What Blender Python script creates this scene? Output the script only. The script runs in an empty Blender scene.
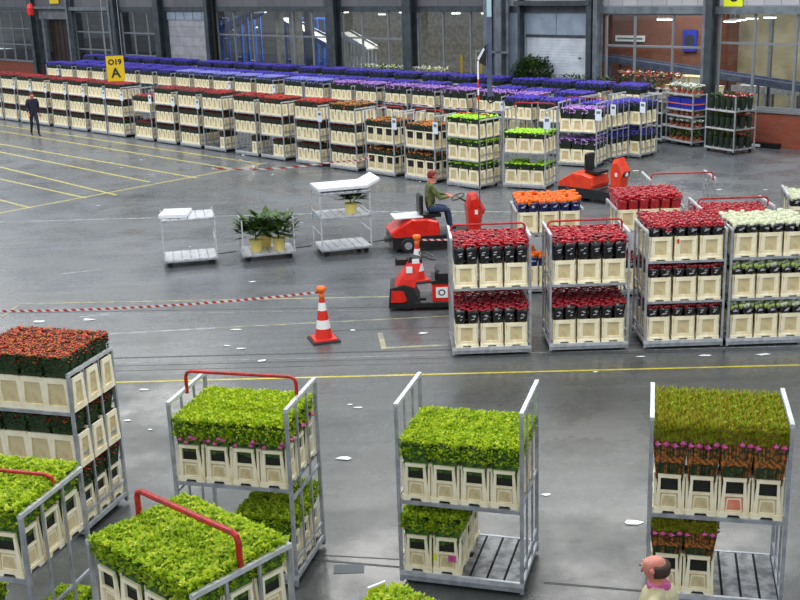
import bpy, math, random
import numpy as np
from mathutils import Matrix, Vector
random.seed(7)
S = bpy.context.scene
COL = S.collection
PI = math.pi
def R(d): return math.radians(d)

# ------------------------------------------------------------------ camera
CAM_H = 6.0
th, ro = R(16.3), R(-2.0)
Rv = Vector((1, 0, 0)); Uv = Vector((0, math.sin(th), math.cos(th))); Fv = Vector((0, math.cos(th), -math.sin(th)))
R2 = math.cos(ro)*Rv + math.sin(ro)*Uv
U2 = -math.sin(ro)*Rv + math.cos(ro)*Uv
cam_data = bpy.data.cameras.new('camera')
cam = bpy.data.objects.new('camera', cam_data); COL.objects.link(cam)
Mc = Matrix.Identity(4)
for i in range(3):
    Mc[i][0] = R2[i]; Mc[i][1] = U2[i]; Mc[i][2] = -Fv[i]
Mc[2][3] = CAM_H
cam.matrix_world = Mc
cam_data.sensor_width = 36; cam_data.lens = 1130/800*36; cam_data.clip_end = 400
S.camera = cam

def at(x, y, z=0.0):
    """point of the place at height z that the photo shows at pixel (x, y)"""
    d = (x-400)/1130*R2 - (y-300)/1130*U2 + Fv
    t = (z-CAM_H)/d.z
    return Vector((0, 0, CAM_H)) + d*t

# row frame of the far block and the rear wall
O2 = Vector((2.4, 31.35)); RR = Vector((.693, -.721)).normalized(); NN = Vector((.721, .693)).normalized()
def T(r, n, z=0.0):
    p = O2 + r*RR + n*NN
    return Vector((p.x, p.y, z))
YAW = math.atan2(RR.y, RR.x)
MW = Matrix.Translation((O2.x, O2.y, 0)) @ Matrix.Rotation(YAW, 4, 'Z')   # local x = r, y = n

# ------------------------------------------------------------------ materials
def mat(name, col, rough=.5, metal=0., col2=None, nscale=20., detail=3., bump=0., spec=.5, emit=None, estr=1., stops=(.4,.6)):
    m = bpy.data.materials.new(name); m.use_nodes = True
    nt = m.node_tree; b = nt.nodes['Principled BSDF']
    b.inputs['Roughness'].default_value = rough; b.inputs['Metallic'].default_value = metal
    b.inputs['Specular IOR Level'].default_value = spec
    c = (*col, 1)
    b.inputs['Base Color'].default_value = c
    if col2 or bump:
        tc = nt.nodes.new('ShaderNodeTexCoord'); nz = nt.nodes.new('ShaderNodeTexNoise')
        nz.inputs['Scale'].default_value = nscale; nz.inputs['Detail'].default_value = detail
        nt.links.new(tc.outputs['Object'], nz.inputs['Vector'])
        if col2:
            cr = nt.nodes.new('ShaderNodeValToRGB')
            cr.color_ramp.elements[0].color = c; cr.color_ramp.elements[1].color = (*col2, 1)
            cr.color_ramp.elements[0].position = stops[0]; cr.color_ramp.elements[1].position = stops[1]
            nt.links.new(nz.outputs['Fac'], cr.inputs['Fac']); nt.links.new(cr.outputs['Color'], b.inputs['Base Color'])
        if bump:
            bp = nt.nodes.new('ShaderNodeBump'); bp.inputs['Strength'].default_value = bump; bp.inputs['Distance'].default_value = .01
            nt.links.new(nz.outputs['Fac'], bp.inputs['Height']); nt.links.new(bp.outputs['Normal'], b.inputs['Normal'])
    if emit:
        b.inputs['Emission Color'].default_value = (*emit, 1); b.inputs['Emission Strength'].default_value = estr
    return m
def s(r, g, b):  # sRGB 0-255 to linear
    f = lambda v: (v/255/12.92) if v/255 <= .04045 else ((v/255+.055)/1.055)**2.4
    return (f(r), f(g), f(b))
M = {}
M['steel'] = mat('galvanised_steel', s(182,186,192), .4, .45, s(158,162,168), 9)
M['steel_d'] = mat('worn_steel', s(95,98,102), .5, .4, s(60,62,66), 25)
M['rail'] = mat('pale_rail', s(214,217,221), .38, .3, s(190,193,197), 9)
M['deckmetal'] = mat('aluminium_deck', s(150,152,155), .45, .3, s(95,97,100), 7)
M['dark'] = mat('dark_gap', s(22,22,22), .8)
M['red_bar'] = mat('red_painted_bar', s(190,20,20), .4, 0, s(140,25,20), 22)
M['cream'] = mat('cream_plastic', s(252,243,214), .45, 0, s(238,222,180), 9, 4, 0, .5, stops=(.45,.75))
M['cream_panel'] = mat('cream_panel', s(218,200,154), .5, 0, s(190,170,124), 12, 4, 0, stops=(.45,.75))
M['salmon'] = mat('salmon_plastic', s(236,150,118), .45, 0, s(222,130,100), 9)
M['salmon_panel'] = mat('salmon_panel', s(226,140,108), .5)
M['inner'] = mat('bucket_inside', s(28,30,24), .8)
M['rubber'] = mat('black_rubber', s(28,28,30), .6)
M['black'] = mat('black_plastic', s(24,24,27), .35)
M['card'] = mat('delivery_card', s(222,232,245), .5)
M['white'] = mat('white_card', s(235,238,240), .5)
M['sleeve'] = mat('black_film', s(14,14,17), .15, 0, s(30,30,34), 30, 3, .8, .8)
M['sleeve_navy'] = mat('navy_film', s(28,40,110), .15, 0, s(16,20,56), 30, 3, .35, .8)
M['sleeve_red'] = mat('red_film', s(150,14,28), .18, 0, s(190,40,50), 45, 3, .35, .8)
M['film_print'] = mat('film_print', s(190,190,195), .4)
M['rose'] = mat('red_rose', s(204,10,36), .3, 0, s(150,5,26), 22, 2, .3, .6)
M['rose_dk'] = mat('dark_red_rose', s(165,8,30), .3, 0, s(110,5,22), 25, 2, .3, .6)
M['rose_white'] = mat('greenish_white_rose', s(253,253,238), .5, 0, s(238,243,205), 20)
M['rose_green'] = mat('pale_green_rose', s(205,220,140), .5, 0, s(165,195,95), 20)
M['rose_orange'] = mat('orange_rose', s(255,135,15), .5, 0, s(235,90,8), 25)
M['lime'] = mat('lime_leaf', s(202,222,40), .55, 0, s(156,188,28), 14, 3)
M['lime2'] = mat('lime_leaf_deep', s(176,210,34), .55, 0, s(126,166,22), 14, 3)
M['limepale'] = mat('lime_leaf_pale', s(226,232,74), .55, 0, s(180,200,40), 14, 3)
M['stem'] = mat('green_stem', s(78,120,26), .6, 0, s(34,62,18), 30)
M['olive'] = mat('olive_leaf', s(172,164,40), .6, 0, s(126,126,30), 20)
M['olive_b'] = mat('yellow_olive_leaf', s(198,184,54), .6, 0, s(156,148,40), 20)
M['magenta'] = mat('magenta_film', s(214,96,160), .4, 0, s(178,62,122), 30)
M['rust'] = mat('rust_bloom', s(206,78,38), .6, 0, s(160,40,20), 30)
M['rust2'] = mat('deep_red_bloom', s(150,30,22), .6, 0, s(100,22,18), 30)
M['dkgreen'] = mat('dark_leaf', s(44,70,30), .6, 0, s(26,44,20), 30)
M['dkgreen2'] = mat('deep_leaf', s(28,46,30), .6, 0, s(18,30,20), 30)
M['orange_sleeve'] = mat('orange_brown_sleeve', s(190,104,34), .5, 0, s(78,62,24), 30, stops=(.42,.55))
M['tug_red'] = mat('tug_red_paint', s(226,36,18), .3, 0, s(205,28,14), 5)
M['tug_orange'] = mat('tug_orange_paint', s(236,66,24), .3, 0, s(220,54,20), 5)
M['yellow'] = mat('sign_yellow', s(240,200,15), .5)
M['yellow_bright'] = mat('sign_lime_yellow', s(225,235,30), .5)
M['cone_red'] = mat('cone_red', s(212,40,24), .45)
M['cone_white'] = mat('cone_white', s(232,232,232), .4)
M['ball_orange'] = mat('ball_orange', s(245,110,25), .4)
M['column'] = mat('column_paint', s(62,72,78), .5, .1, s(48,56,62), 3)
M['column_lt'] = mat('column_grey', s(112,122,130), .5, .1, s(92,100,108), 3)
M['concrete'] = mat('concrete', s(150,148,140), .8, 0, s(125,123,116), 4)
M['frame'] = mat('window_frame_paint', s(120,126,132), .5, .1)
M['cladding'] = mat('grey_cladding', s(118,120,126), .6, 0, s(98,100,106), 2)
M['pvc'] = mat('grey_roller_slats', s(165,165,172), .55, 0, s(148,148,156), 2)
M['pvc_white'] = mat('pale_roller_slats', s(200,208,218), .5, 0, s(182,190,202), 2)
M['panel_blue'] = mat('bluish_panel', s(150,165,182), .5, 0, s(135,150,168), 2)
M['blue_steel'] = mat('blue_conveyor_paint', s(44,100,190), .45, 0, s(34,80,160), 4)
M['conv_grey'] = mat('grey_blue_conveyor_paint', s(82,92,118), .5, 0, s(70,78,102), 4)
M['pipe_lt'] = mat('pale_blue_pipe', s(165,190,205), .45, .1)
M['belt'] = mat('conveyor_belt', s(66,74,90), .6)
M['belt_w'] = mat('pale_belt_guard', s(215,215,210), .5)
M['tan_wall'] = mat('tan_wall', s(158,150,122), .8, 0, s(138,130,104), 1.5)
M['brown_dark'] = mat('dark_brown_door', s(48,26,20), .6, 0, s(36,18,15), 2)
M['lamp'] = mat('lamp_white', (1,1,1), .5, emit=(1,1,.95), estr=6)
M['skin'] = mat('skin', s(214,140,118), .5, 0, s(198,120,102), 12)
M['hair'] = mat('brown_hair', s(60,42,32), .7)
M['navy'] = mat('navy_cloth', s(24,30,52), .8, 0, s(16,20,38), 14)
M['khaki'] = mat('khaki_cloth', s(110,115,62), .8, 0, s(70,82,40), 8)
M['beige'] = mat('beige_cloth', s(196,188,150), .8, 0, s(172,164,126), 8)
M['jeans'] = mat('denim', s(48,66,100), .8, 0, s(34,48,78), 20)
M['shoe'] = mat('shoe', s(20,18,18), .6)
M['terracotta'] = mat('terracotta_pot', s(170,80,50), .7)
M['cratb'] = mat('blue_crate', s(28,44,160), .4)
M['pink'] = mat('pink_bloom', s(235,120,160), .6, 0, s(250,190,205), 30)
M['whitebloom'] = mat('white_bloom', s(240,242,235), .6, 0, s(215,222,205), 30)
M['yellowpot'] = mat('yellow_pot', s(225,205,120), .5)
M['pale_top'] = mat('pale_folder', s(225,228,232), .4)
M['blue'] = mat('violet_blue_bloom', s(88,76,204), .6, 0, s(62,50,168), 20)
M['peri'] = mat('periwinkle_bloom', s(162,166,244), .6, 0, s(124,126,222), 20)
M['lilac'] = mat('lilac_bloom', s(216,168,240), .6, 0, s(172,120,212), 20)
M['purple'] = mat('purple_bloom', s(128,80,170), .6, 0, s(96,56,135), 20)
M['redbloom'] = mat('red_bloom', s(205,32,28), .6, 0, s(160,18,24), 20)
M['dkredbloom'] = mat('dark_red_bloom', s(150,24,34), .6, 0, s(112,14,24), 20)
M['orbrown'] = mat('orange_brown_bloom', s(198,118,40), .6, 0, s(150,88,30), 20)
M['limebloom'] = mat('lime_bloom', s(178,232,40), .6, 0, s(140,205,28), 20)

# floor
def floor_mat():
    m = bpy.data.materials.new('worn_concrete_floor'); m.use_nodes = True; nt = m.node_tree; b = nt.nodes['Principled BSDF']
    L = nt.links; N = nt.nodes.new
    tc = N('ShaderNodeTexCoord')
    def noise(sc, det=4, rgh=.5, vec=None):
        n = N('ShaderNodeTexNoise'); n.inputs['Scale'].default_value = sc; n.inputs['Detail'].default_value = det; n.inputs['Roughness'].default_value = rgh
        L.new(vec or tc.outputs['Object'], n.inputs['Vector']); return n.outputs['Fac']
    def ramp(fac, a, bb, ca, cb):
        r = N('ShaderNodeValToRGB'); r.color_ramp.elements[0].position = a; r.color_ramp.elements[1].position = bb
        r.color_ramp.elements[0].color = ca; r.color_ramp.elements[1].color = cb; L.new(fac, r.inputs['Fac']); return r.outputs['Color']
    def mix(f, a, bb, mode='MIX'):
        x = N('ShaderNodeMix'); x.data_type = 'RGBA'; x.blend_type = mode
        if isinstance(f, float): x.inputs[0].default_value = f
        else: L.new(f, x.inputs[0])
        L.new(a, x.inputs[6]); L.new(bb, x.inputs[7]); return x.outputs[2]
    big = ramp(noise(.22, 5, .6), .38, .64, (*s(97,100,104), 1), (*s(114,118,124), 1))
    fine = ramp(noise(9, 6, .7), .3, .7, (.72, .72, .72, 1), (1.15, 1.15, 1.15, 1))
    c = mix(1.0, big, fine, 'MULTIPLY')
    mp = N('ShaderNodeMapping'); mp.inputs['Scale'].default_value = (.22, 2.6, 1); L.new(tc.outputs['Object'], mp.inputs['Vector'])
    streak = ramp(noise(1.4, 6, .65, mp.outputs['Vector']), .42, .66, (.8, .8, .79, 1), (1.12, 1.12, 1.13, 1))
    c = mix(.8, c, mix(1.0, c, streak, 'MULTIPLY'))
    # floor colour turns darker and browner towards the camera (y below 18)
    sx = N('ShaderNodeSeparateXYZ'); L.new(tc.outputs['Object'], sx.inputs[0])
    mr = N('ShaderNodeMapRange'); mr.inputs[1].default_value = 15; mr.inputs[2].default_value = 23; mr.inputs[3].default_value = 1; mr.inputs[4].default_value = 0
    L.new(sx.outputs['Y'], mr.inputs[0])
    br = N('ShaderNodeRGB'); br.outputs[0].default_value = (.64, .625, .55, 1)
    c = mix(mr.outputs[0], c, mix(1.0, c, br.outputs[0], 'MULTIPLY'))
    L.new(c, b.inputs['Base Color'])
    rr = N('ShaderNodeMapRange'); rr.inputs[1].default_value = .35; rr.inputs[2].default_value = .65; rr.inputs[3].default_value = .16; rr.inputs[4].default_value = .42
    L.new(noise(.8, 6, .6), rr.inputs[0]); L.new(rr.outputs[0], b.inputs['Roughness'])
    bp = N('ShaderNodeBump'); bp.inputs['Strength'].default_value = .12; bp.inputs['Distance'].default_value = .01
    L.new(noise(30, 3), bp.inputs['Height']); L.new(bp.outputs['Normal'], b.inputs['Normal'])
    return m
M['floor'] = floor_mat()
M['line_yellow'] = mat('yellow_floor_paint', s(205,190,95), .5, 0, s(170,162,92), 6, 5, stops=(.4,.7))
M['line_bright'] = mat('bright_yellow_floor_paint', s(206,192,60), .5, 0, s(165,158,70), 6, 5, stops=(.4,.7))
M['line_faint'] = mat('worn_yellow_floor_paint', s(165,160,118), .5, 0, s(124,124,112), 5, 6)
M['line_white'] = mat('worn_white_floor_paint', s(168,172,174), .45, 0, s(124,128,130), 5, 6)
M['seam'] = mat('floor_seam', s(40,42,44), .5, 0, s(60,62,64), 5)
M['plate'] = mat('steel_floor_plate', s(70,76,84), .4, .3)

def brick_mat(name, c1, c2, mc, sc=1., bw=.22, bh=.07, off=.5, mortar=.008):
    m = bpy.data.materials.new(name); m.use_nodes = True; nt = m.node_tree; b = nt.nodes['Principled BSDF']
    tc = nt.nodes.new('ShaderNodeTexCoord'); sx = nt.nodes.new('ShaderNodeSeparateXYZ'); cx = nt.nodes.new('ShaderNodeCombineXYZ')
    nt.links.new(tc.outputs['Object'], sx.inputs[0]); nt.links.new(sx.outputs['X'], cx.inputs['X']); nt.links.new(sx.outputs['Z'], cx.inputs['Y'])
    t = nt.nodes.new('ShaderNodeTexBrick'); t.inputs['Color1'].default_value = (*c1,1); t.inputs['Color2'].default_value = (*c2,1); t.inputs['Mortar'].default_value = (*mc,1)
    t.inputs['Scale'].default_value = sc; t.inputs['Brick Width'].default_value = bw; t.inputs['Row Height'].default_value = bh; t.inputs['Mortar Size'].default_value = mortar; t.offset = off
    nt.links.new(cx.outputs[0], t.inputs['Vector']); nt.links.new(t.outputs['Color'], b.inputs['Base Color']); b.inputs['Roughness'].default_value = .8
    return m
M['brick'] = brick_mat('red_brick', s(150,72,50), s(130,60,42), s(112,80,66))
M['brick_in'] = brick_mat('brown_brick', s(128,72,54), s(108,60,46), s(98,74,62))
M['blocks'] = brick_mat('pale_block_wall', s(178,178,184), s(160,160,168), s(118,118,124), 1, .6, .3, .5, .012)
M['blocks_dk'] = brick_mat('grey_panel_wall', s(108,108,114), s(98,98,104), s(76,76,82), 1, 1.2, .5, .0, .015)
def glass_mat():
    m = bpy.data.materials.new('window_glass'); m.use_nodes = True; nt = m.node_tree; nt.nodes.clear()
    o = nt.nodes.new('ShaderNodeOutputMaterial'); mx = nt.nodes.new('ShaderNodeMixShader'); t = nt.nodes.new('ShaderNodeBsdfTransparent'); g = nt.nodes.new('ShaderNodeBsdfGlossy')
    t.inputs['Color'].default_value = (.82,.86,.86,1); g.inputs['Roughness'].default_value = .03; mx.inputs[0].default_value = .07
    nt.links.new(t.outputs[0], mx.inputs[1]); nt.links.new(g.outputs[0], mx.inputs[2]); nt.links.new(mx.outputs[0], o.inputs[0]); return m
M['glass'] = glass_mat()
for k_ in ('lime','lime2','limepale','olive','olive_b','rose_white','rose_green'):     # thin leaves let light through
    nt = M[k_].node_tree; b_ = nt.nodes['Principled BSDF']; tr = nt.nodes.new('ShaderNodeBsdfTranslucent'); mx = nt.nodes.new('ShaderNodeMixShader'); mx.inputs[0].default_value = .35
    nt.links.new(b_.inputs['Base Color'].links[0].from_socket, tr.inputs['Color']); nt.links.new(b_.outputs[0], mx.inputs[1]); nt.links.new(tr.outputs[0], mx.inputs[2]); nt.links.new(mx.outputs[0], nt.nodes['Material Output'].inputs[0])
M['mirror'] = mat('mirror', s(230,235,240), .05, 1)
def tape_mat():
    m = bpy.data.materials.new('red_white_tape'); m.use_nodes = True; nt = m.node_tree; b = nt.nodes['Principled BSDF']
    tc = nt.nodes.new('ShaderNodeTexCoord'); w = nt.nodes.new('ShaderNodeTexWave'); w.wave_type='BANDS'; w.bands_direction='DIAGONAL'; w.inputs['Scale'].default_value = 4.4
    cr = nt.nodes.new('ShaderNodeValToRGB'); cr.color_ramp.interpolation='CONSTANT'; cr.color_ramp.elements[0].color=(*s(180,36,32),1); cr.color_ramp.elements[1].color=(*s(215,215,215),1); cr.color_ramp.elements[1].position=.5
    nt.links.new(tc.outputs['Object'], w.inputs['Vector']); nt.links.new(w.outputs['Fac'], cr.inputs[0]); nt.links.new(cr.outputs[0], b.inputs['Base Color']); b.inputs['Roughness'].default_value=.4
    return m
M['tape'] = tape_mat()

# ------------------------------------------------------------------ mesh builder
class MB:
    def __init__(self, mtx=None):
        self.v = []; self.f = []; self.m = []; self.mats = []; self.X = mtx or Matrix.Identity(4)
    def mi(self, k):
        if k not in self.mats: self.mats.append(k)
        return self.mats.index(k)
    def add(self, vs, fs, k):
        o = len(self.v); i = self.mi(k)
        for p in vs: self.v.append(tuple(self.X @ Vector(p)))
        for f in fs: self.f.append(tuple(a+o for a in f)); self.m.append(i)
        return self
    def hexa(self, b, t, k):   # four bottom points, four top points, both counter-clockwise
        return self.add(list(b)+list(t), [(3,2,1,0),(4,5,6,7),(0,1,5,4),(1,2,6,5),(2,3,7,6),(3,0,4,7)], k)
    def box(self, x0, x1, y0, y1, z0, z1, k, ins=0.):
        a = ins
        return self.hexa([(x0,y0,z0),(x1,y0,z0),(x1,y1,z0),(x0,y1,z0)], [(x0+a,y0+a,z1),(x1-a,y0+a,z1),(x1-a,y1-a,z1),(x0+a,y1-a,z1)], k)
    def bbox(self, x0, x1, y0, y1, z0, z1, k, c=.02):   # box with chamfered vertical edges and top
        def ring(i, z): return [(x0+c+i,y0+i,z),(x1-c-i,y0+i,z),(x1-i,y0+c+i,z),(x1-i,y1-c-i,z),(x1-c-i,y1-i,z),(x0+c+i,y1-i,z),(x0+i,y1-c-i,z),(x0+i,y0+c+i,z)]
        return self.loft([ring(0,z0), ring(0,z1-c), ring(c*.6,z1)], k)
    def loft(self, rings, k, cap=True):
        n = len(rings[0]); vs = [p for r_ in rings for p in r_]; fs = []
        for i in range(len(rings)-1):
            for j in range(n):
                a = i*n+j; b = i*n+(j+1)%n; fs.append((a, b, b+n, a+n))
        if cap: fs.append(tuple(range(n-1,-1,-1))); fs.append(tuple((len(rings)-1)*n+j for j in range(n)))
        return self.add(vs, fs, k)
    def tube(self, pts, r, k, n=6, cap=True):
        pts = [Vector(p) for p in pts]; rings = []
        rs = r if isinstance(r, (list, tuple)) else [r]*len(pts)
        up = None
        for i, p in enumerate(pts):
            d = (pts[min(i+1,len(pts)-1)] - pts[max(i-1,0)]).normalized()
            if up is None: up = Vector((0,0,1)) if abs(d.z) < .9 else Vector((1,0,0))
            a = d.cross(up)
            if a.length < 1e-4: a = d.cross(Vector((0,1,0)))
            a.normalize(); b = a.cross(d).normalized(); up = b
            rings.append([tuple(p + rs[i]*(math.cos(2*PI*j/n)*a + math.sin(2*PI*j/n)*b)) for j in range(n)])
        return self.loft([rg[::-1] for rg in rings], k, cap)
    def lathe(self, prof, c, k, n=12):
        rings = [[(c[0]+r*math.cos(2*PI*j/n), c[1]+r*math.sin(2*PI*j/n), c[2]+z) for j in range(n)] for r, z in prof]
        return self.loft(rings, k)
    def prism(self, poly, fn, d0, d1, k):   # poly of (u,w); fn(u,w,d) -> point
        a = [fn(u,w,d0) for u,w in poly]; b = [fn(u,w,d1) for u,w in poly]; n = len(poly)
        fs = [tuple(range(n-1,-1,-1)), tuple(range(n,2*n))] + [(i,(i+1)%n,n+(i+1)%n,n+i) for i in range(n)]
        return self.add(a+b, fs, k)
    def wheel(self, c, r, w, k, axis='y', n=14):
        cx, cy, cz = c; rings = []
        for rr_, o in ((r*.85,-w/2),(r,-w/3),(r,w/3),(r*.85,w/2)):
            if axis == 'y': rings.append([(cx+rr_*math.cos(2*PI*j/n), cy+o, cz+rr_*math.sin(2*PI*j/n)) for j in range(n)])
            else: rings.append([(cx+o, cy+rr_*math.cos(2*PI*j/n), cz+rr_*math.sin(2*PI*j/n)) for j in range(n)])
        return self.loft(rings, k)
    def octa(self, c, r, k, sz=1.):
        x,y,z = c; q = r*.92
        a = random.random()*1.5; ca, sa = r*math.cos(a), r*math.sin(a)
        return self.add([(x+ca,y+sa,z),(x-sa,y+ca,z),(x-ca,y-sa,z),(x+sa,y-ca,z),(x,y,z+r*sz),(x,y,z-r*sz)], [(0,1,4),(1,2,4),(2,3,4),(3,0,4),(1,0,5),(2,1,5),(3,2,5),(0,3,5)], k)
    def leaf(self, c, L, w, az, el, k):
        c = Vector(c); d = Vector((math.cos(az)*math.cos(el), math.sin(az)*math.cos(el), math.sin(el)))
        sd = Vector((-math.sin(az), math.cos(az), 0))*w
        p1 = c; p2 = c + d*L*.5 + sd; p3 = c + d*L; p4 = c + d*L*.5 - sd
        return self.add([p1,p2,p3,p4], [(0,1,2,3)], k)
    def build(self, name, parent=None, smooth=False):
        me = bpy.data.meshes.new(name); me.from_pydata(self.v, [], self.f)
        for k in self.mats: me.materials.append(M[k])
        me.polygons.foreach_set('material_index', self.m)
        if smooth: me.polygons.foreach_set('use_smooth', [True]*len(self.f))
        me.update(); o = bpy.data.objects.new(name, me); COL.objects.link(o)
        if parent: o.parent = parent
        return o
    def join(self, o, mtx):     # add another object's mesh
        me = o.data; base = len(self.v); ks = [mm.name for mm in me.materials]
        inv = {M[k].name: k for k in M}
        for vv in me.vertices: self.v.append(tuple(mtx @ vv.co))
        for p in me.polygons:
            self.f.append(tuple(a+base for a in p.vertices)); self.m.append(self.mi(inv[ks[p.material_index]]))

def tag(o, label=None, cat=None, group=None, kind=None):
    if label: o['label'] = label
    if cat: o['category'] = cat
    if group: o['group'] = group
    if kind: o['kind'] = kind
    return o
def empty(name, loc=(0,0,0), rz=0):
    o = bpy.data.objects.new(name, None); COL.objects.link(o); o.empty_display_size = .2
    o.location = loc; o.rotation_euler = (0,0,rz); return o
KIDS = {}
def kids(o):
    return [c for c in KIDS.get(o.name, [])]
def reg(root):
    """remember the children of a prototype"""
    for c in bpy.data.objects:
        if c.parent is not None and (c.parent == root or c.parent.parent == root):
            l = KIDS.setdefault(c.parent.name, [])
            if c not in l: l.append(c)
def copy_tree(o, parent=None):
    c = o.copy(); COL.objects.link(c)
    if parent: c.parent = parent
    for ch in kids(o): copy_tree(ch, c)
    return c
ORD = ['first','second','third','fourth','fifth','sixth','seventh','eighth','ninth','tenth','eleventh','twelfth','thirteenth','fourteenth','fifteenth','sixteenth','seventeenth','eighteenth','nineteenth','twentieth',
 'twenty-first','twenty-second','twenty-third','twenty-fourth','twenty-fifth','twenty-sixth','twenty-seventh','twenty-eighth','twenty-ninth','thirtieth']
# ------------------------------------------------------------------ flower buckets
BW, BD, BH = .30, .295, .40
def side_frames(w, d):
    """the four sides of a bucket: (half width, function (u, z, out) -> point)"""
    return [(w/2, lambda u,z,o: (u, -d/2-o, z)), (d/2, lambda u,z,o: (w/2+o, u, z)),
            (w/2, lambda u,z,o: (-u, d/2+o, z)), (d/2, lambda u,z,o: (-w/2-o, -u, z))]
def bucket_window(c='cream', p='cream_panel'):
    """tall bucket with an opening under the rim, slanting stiles and an arched foot"""
    b = MB(); w, d, H = BW-.016, BD-.016, BH
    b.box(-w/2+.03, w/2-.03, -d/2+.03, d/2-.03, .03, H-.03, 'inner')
    for hw, fn in side_frames(w-.024, d-.024):
        t = hw*.77          # half width of the frame at the top
        q = lambda z: hw + (t-hw)*z/H
        # recessed panel
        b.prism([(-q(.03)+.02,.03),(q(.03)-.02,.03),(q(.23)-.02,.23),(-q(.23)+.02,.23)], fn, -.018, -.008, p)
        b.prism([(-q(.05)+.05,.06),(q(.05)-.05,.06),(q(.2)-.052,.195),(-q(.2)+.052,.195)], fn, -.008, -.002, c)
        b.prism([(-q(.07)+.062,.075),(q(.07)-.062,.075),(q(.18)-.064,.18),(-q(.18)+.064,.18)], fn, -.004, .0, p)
        for sg in (-1, 1):
            a = [(sg*q(0), 0), (sg*(q(0)-.045), 0), (sg*(q(H)-.022), H-.02), (sg*q(H), H-.02)]
            if sg > 0: a = a[::-1]
            b.prism(a, fn, -.012, .012, c)
        b.prism([(-q(.22)+.0,.215),(q(.22),.215),(q(.24),.24),(-q(.24),.24)], fn, -.006, .010, c)     # middle rail
        b.prism([(-q(H)-.004,H-.032),(q(H)+.004,H-.032),(q(H)+.006,H),(-q(H)-.006,H)], fn, -.014, .016, c)   # rim
        # foot with an arch
        b.prism([(-hw-.006,.0),(-hw*.5,.0),(-hw*.36,.03),(hw*.36,.03),(hw*.5,.0),(hw+.006,.0),(hw+.004,.055),(-hw-.004,.055)], fn, -.012, .018, c)
    return b.build('flower_bucket')
def bucket_panel(c='cream', p='cream_panel', w=.365, d=.29):
    """broad bucket with a closed recessed panel on each side"""
    b = MB(); H = .385; w -= .012; d -= .012
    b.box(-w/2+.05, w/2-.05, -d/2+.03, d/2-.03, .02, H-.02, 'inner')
    for hw, fn in side_frames(w-.02, d-.02):
        t = hw*.86; q = lambda z: hw + (t-hw)*z/H
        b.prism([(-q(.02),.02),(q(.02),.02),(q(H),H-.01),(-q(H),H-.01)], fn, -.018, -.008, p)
        for sg in (-1, 1):
            a = [(sg*q(0), 0), (sg*(q(0)-hw*.42), 0), (sg*(q(H)-hw*.32), H-.02), (sg*q(H), H-.02)]
            if sg > 0: a = a[::-1]
            b.prism(a, fn, -.012, .002, c)
            a = [(sg*q(0), 0), (sg*(q(0)-hw*.15), 0), (sg*(q(H)-hw*.13), H-.02), (sg*q(H), H-.02)]
            if sg > 0: a = a[::-1]
            b.prism(a, fn, -.002, .012, c)
        b.prism([(-q(.04)+.01,.045),(q(.04)-.01,.045),(q(.08)-.01,.095),(-q(.08)+.01,.095)], fn, -.012, .004, c)
        b.prism([(-q(H)-.004,H-.06),(q(H)+.004,H-.06),(q(H)+.006,H),(-q(H)-.006,H)], fn, -.014, .010, c)
        b.prism([(-hw-.004,.0),(-hw*.45,.0),(-hw*.36,.022),(hw*.36,.022),(hw*.45,.0),(hw+.004,.0),(hw+.002,.045),(-hw-.002,.045)], fn, -.012, .016, c)
    return b.build('flower_bucket')
def bucket_far(w=BW, d=BD, H=.385, win=False):
    b = MB(); w -= .014; d -= .014
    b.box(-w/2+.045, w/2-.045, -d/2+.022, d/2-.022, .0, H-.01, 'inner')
    if not win:
        for hw, fn in side_frames(w-.024, d-.024): b.prism([(-hw*.8,.02),(hw*.8,.02),(hw*.68,H-.02),(-hw*.68,H-.02)], fn, -.014, -.004, 'cream_panel')
    for hw, fn in side_frames(w-.024, d-.024):
        t = hw*(.88 if win else .80); q = lambda z: hw + (t-hw)*z/H
        for sg in (-1, 1):
            a = [(sg*q(0), 0), (sg*(q(0)-.06), 0), (sg*(q(H)-(.025 if win else .05)), H), (sg*q(H), H)]
            if sg > 0: a = a[::-1]
            b.prism(a, fn, -.01, .012, 'cream')
        b.prism([(-hw,0),(hw,0),(hw,.07),(-hw,.07)], fn, -.01, .014, 'cream')
        b.prism([(-t,H-(.03 if win else .06)),(t,H-(.03 if win else .06)),(t,H),(-t,H)], fn, -.01, .014, 'cream')
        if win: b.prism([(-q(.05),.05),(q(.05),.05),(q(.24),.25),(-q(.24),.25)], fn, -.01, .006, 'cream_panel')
    return b.build('flower_bucket')
HOLD = []     # prototypes: unlinked when the scene is complete
def proto(o):
    COL.objects.unlink(o); HOLD.append(o); return o
def uproto(root):
    reg(root)
    for o in [root] + [c for c in kids(root)] + [g for c in kids(root) for g in kids(c)]:
        COL.objects.unlink(o); HOLD.append(o)
    return root
P = {}
P['win'] = [proto(bucket_window())]; P['win_salmon'] = [proto(bucket_window('cream', 'salmon'))]
P['pan'] = [proto(bucket_panel())]; P['pan_win'] = [proto(bucket_far(.40, .30))]
P['far'] = [proto(bucket_far())]; P['farwin'] = [proto(bucket_far(.40, .30, .48, True))]; P['far3'] = [proto(bucket_far(.40, .30))]

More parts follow.
